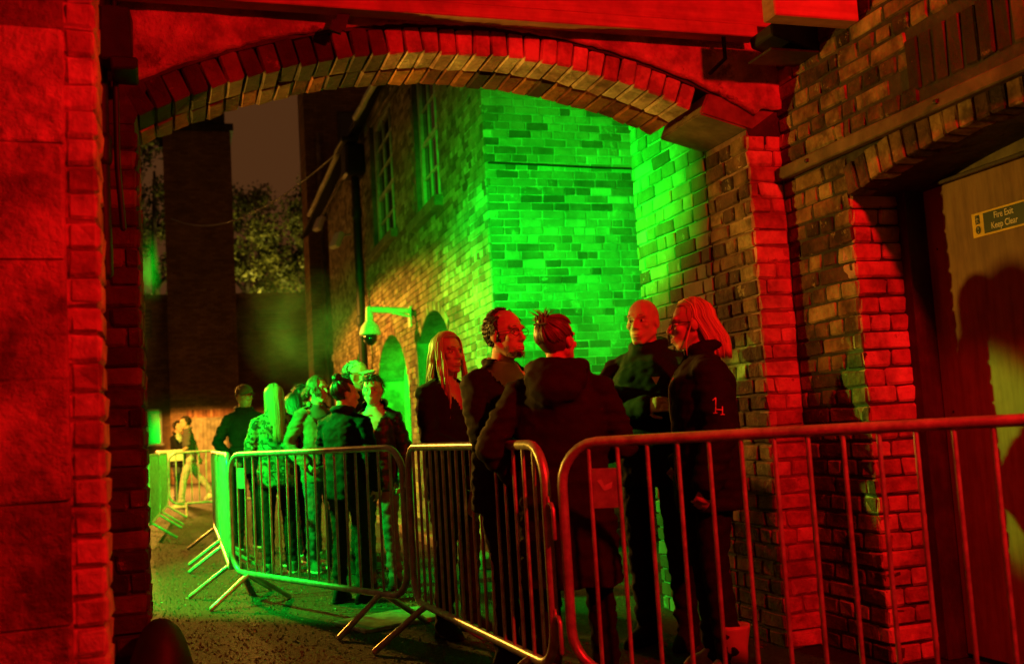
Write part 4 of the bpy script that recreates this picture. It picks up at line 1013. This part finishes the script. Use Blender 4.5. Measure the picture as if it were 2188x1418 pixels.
        add(loft([(0, .05 * L_, .0, .047, .140 * L_), (0, .05 * L_, .022, .050, .143 * L_)], 20), 1)
        so = link('shoe', mb.mesh('shoe', [shoes or CLOTH['black'], sole or CLOTH['black']], True), root)
        if detail and sole is not None:
            mb = MB()
            for q in range(4):
                v, f = tube([(-.022, .045 + q * .018, .083 - q * .009), (.0, .05 + q * .018, .089 - q * .009), (.022, .045 + q * .018, .083 - q * .009)], .0035, 5); add((v, f))
            link('laces', mb.mesh('laces', SHOEW, True), so)
        if boots:
            mb = MB(); add(loft([(0, -.012, .06, .052, .062), (0, -.015, .15, .056, .062), (0, -.018, .225, .066, .074), (0, -.018, .245, .068, .076), (0, -.018, .236, .058, .064)], 22)); link('boot_shaft', mb.mesh('boot_shaft', boots, True), root)
    # --- upper garment
    if shirt:
        mb = MB(); mb.add(*loft(tl([(0, 1.0, .150, .112), (0, 1.12, .142, .108), (.004, 1.26, .152, .116), (0, 1.38, .16, .112), (-.004, 1.45, .10, .074), (-.006, 1.50, .066, .062)])))
        v, f = tube([tp((math.sin(a) * .066, -.010 + math.cos(a) * .064, 1.505 - .018 * math.cos(a))) for a in np.linspace(.25, 6.03, 15)], .013, 8); mb.add(v, f)
        me = remesh(scaled(mb), .010, 1, shirt, 'shirt'); link('shirt', me, root)
    off = {'jacket': .028, 'coat': .034, 'tshirt': .014, 'puffer': .04, 'bulky': .052}[top_kind]; zl = {'jacket': .80, 'coat': .52, 'tshirt': .86, 'puffer': .78, 'bulky': .76}[top_kind]
    mb = MB(); fl = 1.10 if top_kind == 'coat' else 1.0
    mb.add(*loft(tl([(0, zl, (.150 + off) * fl, (.115 + off) * fl), (0, .95, .150 + off, .112 + off), (0, 1.08, .140 + off, .102 + off), (.004, 1.24, .146 + off, .106 + off), (0, 1.36, .158 + off * .8, .102 + off), (-.004, 1.435, .125 + off * .5, .076 + off * .6), (-.006, 1.49, .075, .068)])))
    for s in (-1, 1):
        sh, el, wp = J['arm', s]; o2 = off * .75
        pts = [tp((s * .07 * w, -.005, 1.44)), sh, sh.lerp(el, .5), el, el.lerp(wp, .45), wp]; rr = [.050 + o2 * .4, .046 + o2, .045 + o2, .043 + o2, .040 + o2, .033 + o2]
        if top_kind == 'tshirt': pts, rr = pts[:3] + [sh.lerp(el, .72)], rr[:3] + [.056 + o2]
        mb.add(*tube(pts, rr, 14, cap=True))
    if collar: 
        v, f = tube([tp((math.sin(a) * .078, -.014 + math.cos(a) * .074, 1.495 + collar * .5 - .018 * math.cos(a))) for a in np.linspace(.35 if vneck else .12, 6.283 - (.35 if vneck else .12), 18)], .016 + collar * .35, 8, flat_=1.0); mb.add(v, f)
    if hood:
        def hE(c, r, rx=0): v, f = ellipsoid(c, r, Matrix.Rotation(rx, 3, 'X'), 20, 14); mb.add([tuple(tp(p)) for p in v], f)
        hE((0, -.105, 1.455), (.150, .085, .085), .5); hE((0, -.135, 1.40), (.120, .062, .080), .3)
        v, f = tube([tp((math.sin(a) * .118, -.03 + math.cos(a) * .085, 1.505 + .012 * math.cos(a) * -1)) for a in np.linspace(.9, 5.38, 18)], .036, 10); mb.add(v, f)
    me = remesh(scaled(mb), .0105, 3, top, 'coat' if top_kind == 'coat' else ('t_shirt' if top_kind == 'tshirt' else 'jacket')); co = getco(me); n_ = normals(me); q = co / k
    amp = .0068 if top_kind != 'puffer' else .004
    sl = np.clip((np.abs(q[:, 0]) - .17) / .04, 0, 1)
    d = amp * vnoise(q, 20, seed * 1.7, (1, 1, 1.6)) + .4 * amp * vnoise(q, 52, seed + 5.0, (1.2, 1.2, 1.4)) + .0065 * sl * vnoise(q, 40, seed + 9.0, (.5, .5, 1.9)) + .0025 * np.exp(-((q[:, 2] - 1.06) / .09) ** 2) * np.sin(q[:, 2] * 95 + 2 * np.sin(q[:, 0] * 12))
    if top_kind == 'puffer': d += .010 * np.abs(np.sin(q[:, 2] * 26)) 
    setco(me, co + n_ * d[:, None])
    if vneck:
        zb, slope = vneck; bm = bmesh.new(); bm.from_mesh(me)
        kill = [f_ for f_ in bm.faces if (lambda c: c.y > .02 and c.z / k > zb and abs(c.x / k) < .012 + slope * (c.z / k - zb) and c.z / k < 1.56)(f_.calc_center_median())]
        bmesh.ops.delete(bm, geom=kill, context='FACES'); bm.to_mesh(me); bm.free()
    jk = link(me.name.split('.')[0], me, root)
    # --- hair and hats
    if hair:
        kind, colr = hair[0], hair[1]; kw = hair[2] if len(hair) > 2 else {}
        hm = {'long': hair_long, 'short': hair_short, 'up': hair_up}[kind](rng, **kw)
        hm.v = [np.array([tuple((HT @ Vector(p)) * k) for p in v]) for v in hm.v]
        link('hair', hm.mesh('hair', HAIR[colr], True), root)
    return root, HT, k, J, body, jk
def head_part(name, root, HT, k, build, mat, smooth=True, parent=None):
    mb = MB(); build(mb); mb.v = [np.array([tuple((HT @ Vector(p)) * k) for p in v]) for v in mb.v]
    return link(name, mb.mesh(name, mat, smooth), parent or root)
def glasses(root, HT, k, r=.021, thick=.0016, mat=None, rx=1.2):
    def b(mb):
        for s in (1, -1):
            mb.add(*tube([(s * .032 + r * rx * math.cos(a), .103 - .006 * abs(math.cos(a)), .003 + r * .85 * math.sin(a)) for a in np.linspace(0, 6.283, 20, endpoint=False)], thick, 6, closed=True))
            mb.add(*tube([(s * (.032 + r * rx), .097, .008), (s * .075, .05, .008), (s * .081, .0, .006), (s * .080, -.015, -.006)], thick, 6))
        mb.add(*tube([(-.032 + r * rx, .103, .007), (0, .108, .009), (.032 - r * rx, .103, .007)], thick, 6))
    g = head_part('glasses', root, HT, k, b, mat or M['black'])
    return g

CLOTH = {'black': cloth('black_cloth', (.008, .007, .0075)), 'charcoal': cloth('charcoal_cloth', (.014, .013, .013)), 'denim': cloth('blue_denim', (.07, .085, .11)), 'paledenim': cloth('pale_denim', (.42, .44, .42)),
         'olive': cloth('olive_cloth', (.13, .13, .085)), 'pinkshirt': cloth('pale_shirt', (.60, .46, .40)), 'leather': cloth('black_leather', (.016, .014, .013), .42), 'maroon': cloth('maroon_cloth', (.014, .007, .008)), 'cream': cloth('cream_leather', (.48, .38, .30), .5),
         'camo': cloth('camouflage_cloth', (.1, .1, .1), .8, 0, [(0, (.02, .025, .015)), (.42, (.13, .15, .09)), (.52, (.03, .04, .02)), (.60, (.20, .21, .15))]), 'greytee': cloth('grey_cotton', (.09, .09, .085)), 'whitecloth': cloth('white_cotton', (.62, .60, .55)), 'scarf': cloth('warm_scarf', (.45, .26, .17))}

# ---- the near group behind the slanting barrier
G1 = 'people standing in the near group'
VN = .0065
# woman with long fair hair, partly behind the man with glasses
r_, HT, k, J, b_, j_ = person('woman with long fair hair in a dark v-neck top, left of the man with glasses', (1.50, 5.85), 1.72, -138, hyaw=-4, fem=True, top=CLOTH['black'], top_kind='jacket', legs=CLOTH['black'], hair=('long', 'blonde', dict(length=.40, open_=56, n=340, wave=.7, vol=1.11)), voxel=VN, vneck=(1.30, .55), collar=0, group=G1, seed=1, arms=('bent', 'hold'))
# balding man with glasses, curly hair and beard
r_, HT, k, J, b_, j_ = person('balding bearded man with glasses, dark jacket over a pale open collar shirt', (1.46, 4.60), 1.70, -128, hyaw=-6, top=CLOTH['black'], top_kind='jacket', legs=CLOTH['black'], voxel=VN, width=1.24, shirt=CLOTH['pinkshirt'], vneck=(1.16, .52), collar=.012, group=G1, seed=2, arms=('pocket', 'hold'),
    hair=('short', 'dark', dict(n=620, ln=.030, keep=lambda x, y, z: (y < .026 and -.05 < z < .085 and abs(x) > .035) or (y < .0 and -.085 < z))))
glasses(r_, HT, k)
def beard(mb, upper=False):
    rg = random.Random(4)
    for i in range(420):
        a = rg.uniform(-1.25, 1.25); z = rg.uniform(-.112, -.058); 
        if z > -.088 and abs(a) < .95 and not (z > -.062 and abs(a) < .5): continue
        if (z > -.074) != upper: continue
        x = .062 * math.sin(a) * (1 + (z + .08) * 1.5); y = .030 + .066 * math.cos(a) * (1 - max(0, -.09 - z) * 4)
        p = Vector((x, y, z)); d = Vector((x * 3, .15, -.6)).normalized() * .006
        mb.add(*tube([p, p + d], [.0022, .0008], 4, cap=False), a=rg.uniform(.05, .9))
head_part('beard', r_, HT, k, beard, HAIR['stubble']); head_part('moustache', r_, HT, k, lambda m: beard(m, True), HAIR['stubble'])
# woman seen from behind, hair clipped up
r_, HT, k, J, b_, j_ = person('woman seen from behind with clipped up hair and a dark hooded coat', (1.56, 4.14), 1.62, -8, hyaw=-28, hpitch=-.05, fem=True, top=CLOTH['maroon'], top_kind='coat', legs=CLOTH['black'], hair=('up', 'brown', dict(spikes=26, kr=.026, knot=(-.004, -.078, .088))), voxel=VN, width=1.28, hood=True, collar=.03, group=G1, seed=3, arms=('pocket', 'bent'), sole=SHOEW, feet=((-.13, 0, -.2, 0), (.14, .03, .6, 0)))
def claw(mb):
    for s in (-1, 1):
        for q in range(4):
            x = -.03 + q * .02; mb.add(*tube([(x, -.10, .075), (x + s * .004, -.118, .082 + s * .014), (x, -.108, .088 + s * .03)], .0035, 6))
    mb.add(*tube([(-.035, -.118, .082), (.035, -.118, .082)], .005, 8))
head_part('hair_clip', r_, HT, k, claw, M['timber'])
# bald man with folded arms
r_, HT, k, J, b_, j_ = person('bald man with folded arms in a dark zip jacket, back against the green wall', (2.37, 4.93), 1.78, 150, hyaw=6, top=CLOTH['black'], top_kind='jacket', legs=CLOTH['black'], voxel=VN, width=1.2, collar=.045, group=G1, seed=4, arms=('cross_l', 'cross_r'), skin=SKIN)
P4 = (r_, k, j_)
# fair haired woman in profile with glasses
r_, HT, k, J, b_, j_ = person('fair haired woman in profile wearing glasses, black jacket with a pink badge', (2.30, 4.24), 1.69, 100, hyaw=-4, hpitch=.03, fem=True, top=CLOTH['black'], top_kind='bulky', legs=CLOTH['black'], hair=('long', 'blonde', dict(length=.20, open_=84, n=330, vol=1.04)), voxel=VN, width=1.16, collar=.05, group=G1, seed=5, arms=('down', 'pocket'), boots=CLOTH['cream'], shoes=CLOTH['cream'], vneck=(1.40, .5))
glasses(r_, HT, k, .024, .0022, None, 1.15)
P5 = (r_, k, j_)
from mathutils.bvhtree import BVHTree
def bvh(jk): return BVHTree.FromPolygons([v.co for v in jk.data.vertices], [tuple(p.vertices) for p in jk.data.polygons])
def project(tree, o, d, off=.003):
    loc, nr, i, dist = tree.ray_cast(Vector(o), Vector(d)); return loc + nr * off if loc else None
PINK = flat('pale_pink_thread', (.75, .42, .42), .6)
# triangle badge on the bald man's chest
t_ = bvh(P4[2]); k = P4[1]; pts = [project(t_, (x * k, 1, z * k), (0, -1, 0), .004) for x, z in ((-.085, 1.345), (-.125, 1.345), (-.105, 1.305))]
mb = MB(); mb.add([tuple(p) for p in pts] + [tuple(p + Vector((0, -.003, 0))) for p in pts], [(0, 1, 2), (0, 3, 4, 1), (1, 4, 5, 2), (2, 5, 3, 0)]); link('badge', mb.mesh('badge', PINK), P4[0])
# stitched mark and zip on the fair haired woman's jacket (her left side)
t_ = bvh(P5[2]); k = P5[1]; mb = MB()
for st in (((-6, 26), (0, 30), (-2, 12), (-4, 0)), ((-7, 0), (-1, 0)), ((-3, 7), (10, 5)), ((11, 11), (9, -4)), ((6, -4), (12, -4))):
    pp = []
    for a_, b_ in zip(st, st[1:]):
        for q in np.linspace(0, 1, 4):
            u = a_[0] + (b_[0] - a_[0]) * q; w_ = a_[1] + (b_[1] - a_[1]) * q
            h_ = project(t_, (-1, -.004 - u / 463, 1.205 * k + w_ / 463), (1, 0, 0), .002)
            if h_: pp.append(h_)
    if len(pp) > 1: mb.add(*tube(pp, .0028, 5))
link('stitched_mark', mb.mesh('stitched_mark', PINK, True), P5[0])
pp = [p for p in (project(t_, ((-.035 - .02 * math.sin(z * 9)) * k, 1, z * k), (0, -1, 0), .002) for z in np.linspace(1.38, .86, 16)) if p]
mb = MB(); mb.add(*tube(pp, .0035, 6)); link('zip', mb.mesh('zip', M['grey'], True), P5[0])

# ---- the left group behind the green lit barrier
G2 = 'people queueing behind the green lit barrier'
def cap_on(res, mat, brim=None, turn=0):
    r_, HT, k = res[:3]; HT2 = HT @ Matrix.Rotation(R(turn), 4, 'Z'); a, b = MB(), MB(); base_cap(a, b)
    for m in (a, b): m.v = [np.array([tuple((HT2 @ Vector(p)) * k) for p in v]) for v in m.v]
    h = link('cap', a.mesh('cap', mat, True), r_); link('brim', b.mesh('brim', brim or mat, True), h)
VF = .009
r1 = person('man in a peaked cap and dark jacket at the left end of the crowd', (.72, 11.96), 1.80, -163, hyaw=8, top=CLOTH['charcoal'], legs=CLOTH['black'], hair=('short', 'brown'), group=G2, voxel=VF, seed=11, arms=('pocket', 'pocket'), sole=SHOEW, collar=.03); cap_on(r1, CLOTH['olive'])
r2 = person('long haired blonde woman seen from behind in a camouflage jacket', (.83, 9.40), 1.66, 10, hyaw=0, fem=True, top=CLOTH['camo'], legs=CLOTH['black'], hair=('long', 'darkblonde', dict(length=.44, open_=60, n=230, vol=1.08)), group=G2, voxel=VF, seed=12, arms=('bent', 'bent'), sole=SHOEW, shoes=CLOTH['greytee'], width=1.1)
r3 = person('dark haired woman half hidden just right of the long haired blonde woman', (1.06, 9.95), 1.60, 28, fem=True, top=CLOTH['black'], legs=CLOTH['black'], hair=('long', 'dark', dict(length=.24, n=170)), group=G2, voxel=VF, seed=13, top_kind='puffer', sole=SHOEW)
r4 = person('wavy haired smiling person in an open green grey jacket, face turned right', (1.20, 9.35), 1.71, -150, hyaw=14, top=CLOTH['olive'], legs=CLOTH['denim'], hair=('long', 'brown', dict(length=.10, open_=52, n=170, wave=1.2, vol=1.10)), group=G2, voxel=VF, seed=14, vneck=(1.15, .45), shirt=CLOTH['greytee'], arms=('pocket', 'pocket'), sole=SHOEW, shoes=CLOTH['greytee'])
r5 = person('person with a dark top knot seen from behind, talking to the right', (1.14, 7.42), 1.57, -35, hyaw=-38, top=CLOTH['black'], legs=CLOTH['charcoal'], hair=('up', 'dark', dict(knot=(0, -.06, .128), kr=.036)), group=G2, voxel=VF, seed=15, arms=('bent', 'down'), top_kind='jacket', width=1.05, collar=.03)
r6 = person('tall man in a white baseball cap at the back of the crowd', (1.47, 8.97), 1.80, -108, hyaw=0, top=CLOTH['black'], legs=CLOTH['black'], hair=('short', 'dark'), group=G2, voxel=VF, seed=16); cap_on(r6, CLOTH['whitecloth'])
r7 = person('person with swept dark hair and a turned up leather collar, facing the viewer', (1.46, 7.95), 1.61, 158, hyaw=14, top=CLOTH['leather'], legs=CLOTH['denim'], hair=('short', 'dark', dict(ln=.05, top=1.08)), group=G2, voxel=VF, seed=17, vneck=(1.22, .45), shirt=CLOTH['pinkshirt'], collar=.06, arms=('down', 'chin'))
r8 = person('dark haired person far back between the blonde woman and the wavy haired person', (1.22, 10.75), 1.72, 25, top=CLOTH['black'], legs=CLOTH['black'], hair=('short', 'dark', dict(n=200)), group=G2, voxel=.011, seed=18, detail=False, sole=SHOEW)
# ---- far walkers
G3 = 'people walking at the far end of the yard'
r9 = person('man in a grey t-shirt and pale jeans walking left, far back in the yard', (.22, 21.44), 1.77, 95, fem=False, top=CLOTH['greytee'], top_kind='tshirt', legs=CLOTH['paledenim'], hair=('short', 'dark', dict(n=150)), group=G3, voxel=.011, seed=19, detail=False, arms=('hold', 'swing_b'), feet=((-.09, .22, 0, 0), (.09, -.36, 0, .16)), sole=SHOEW, shoes=SHOEW, lean=.06)
r10 = person('person in an open dark jacket over a white shirt beside the walking man', (.0, 22.2), 1.70, -120, top=CLOTH['black'], legs=CLOTH['denim'], hair=('short', 'dark', dict(n=150)), group=G3, voxel=.011, seed=20, detail=False, shirt=CLOTH['whitecloth'], vneck=(1.1, .5), arms=('down', 'chin'))
wp = link('white_parcel', bm_mesh(bevel_box(.46, .30, .22, .02, .006, 3, 2), 'white_parcel', M['white']), None, (-.16, 21.3, 1.02), (0, 0, .2)); tag(wp, 'pale boxy parcel carried at waist height by the walking man', 'parcel')
lf = MB(); lf.add([(0, 0, 0), (.07, .01, -.03), (.05, .03, -.15), (-.02, .01, -.10)], [(0, 1, 2, 3)]); lf.add([(0, .002, 0), (.07, .012, -.03), (.075, .05, -.02), (.0, .04, .01)], [(0, 1, 2, 3)])
lo = link('folded_leaflet', lf.mesh('folded_leaflet', M['white']), None, (1.30, 4.72, .87), (0, 0, .3)); tag(lo, 'folded paper leaflet held low behind the slanting barrier', 'leaflet')

# ---- drifting smoke lit by the stage lamps
def smoke(name, loc, size, dens, scale, seed):
    m = bpy.data.materials.new(name); m.use_nodes = True; nt = m.node_tree; nt.nodes.clear(); L = nt.links.new
    out = N(nt, 'ShaderNodeOutputMaterial'); vol = N(nt, 'ShaderNodeVolumePrincipled'); L(vol.outputs[0], out.inputs['Volume'])
    vol.inputs['Color'].default_value = (.9, .9, .9, 1); vol.inputs['Anisotropy'].default_value = .1
    tc = N(nt, 'ShaderNodeTexCoord'); ln = N(nt, 'ShaderNodeVectorMath', operation='LENGTH'); L(tc.outputs['Object'], ln.inputs[0])
    fo = N(nt, 'ShaderNodeMapRange'); L(ln.outputs['Value'], fo.inputs[0]); fo.inputs[1].default_value = 1.0; fo.inputs[2].default_value = .15; fo.inputs[3].default_value = 0; fo.inputs[4].default_value = 1
    nz = N(nt, 'ShaderNodeTexNoise', noise_dimensions='4D', i_Scale=scale, i_Detail=3.0, i_Distortion=.5); nz.inputs['W'].default_value = seed; L(tc.outputs['Object'], nz.inputs['Vector'])
    rm = N(nt, 'ShaderNodeMapRange'); L(nz.outputs[0], rm.inputs[0]); rm.inputs[1].default_value = .42; rm.inputs[2].default_value = .72; rm.inputs[3].default_value = 0; rm.inputs[4].default_value = dens
    mu = N(nt, 'ShaderNodeMath', operation='MULTIPLY'); L(fo.outputs[0], mu.inputs[0]); L(rm.outputs[0], mu.inputs[1]); L(mu.outputs[0], vol.inputs['Density'])
    mb = MB(); mb.add(*ellipsoid((0, 0, 0), (1, 1, 1), None, 24, 16)); o = stuff('smoke', mb.mesh('smoke', m), None, loc=loc, scale=size); return o
smoke('smoke_drift', (1.33, 11.3, 2.40), (.75, 1.0, .75), .22, 1.7, 2.0)
smoke('smoke_at_pier', (-.19, 5.75, 1.95), (.14, .2, .6), .10, 1.2, 5.0)
smoke('smoke_at_wall', (3.5, 8.3, 2.2), (1.6, 1.2, 1.5), .10, 1.4, 8.0)
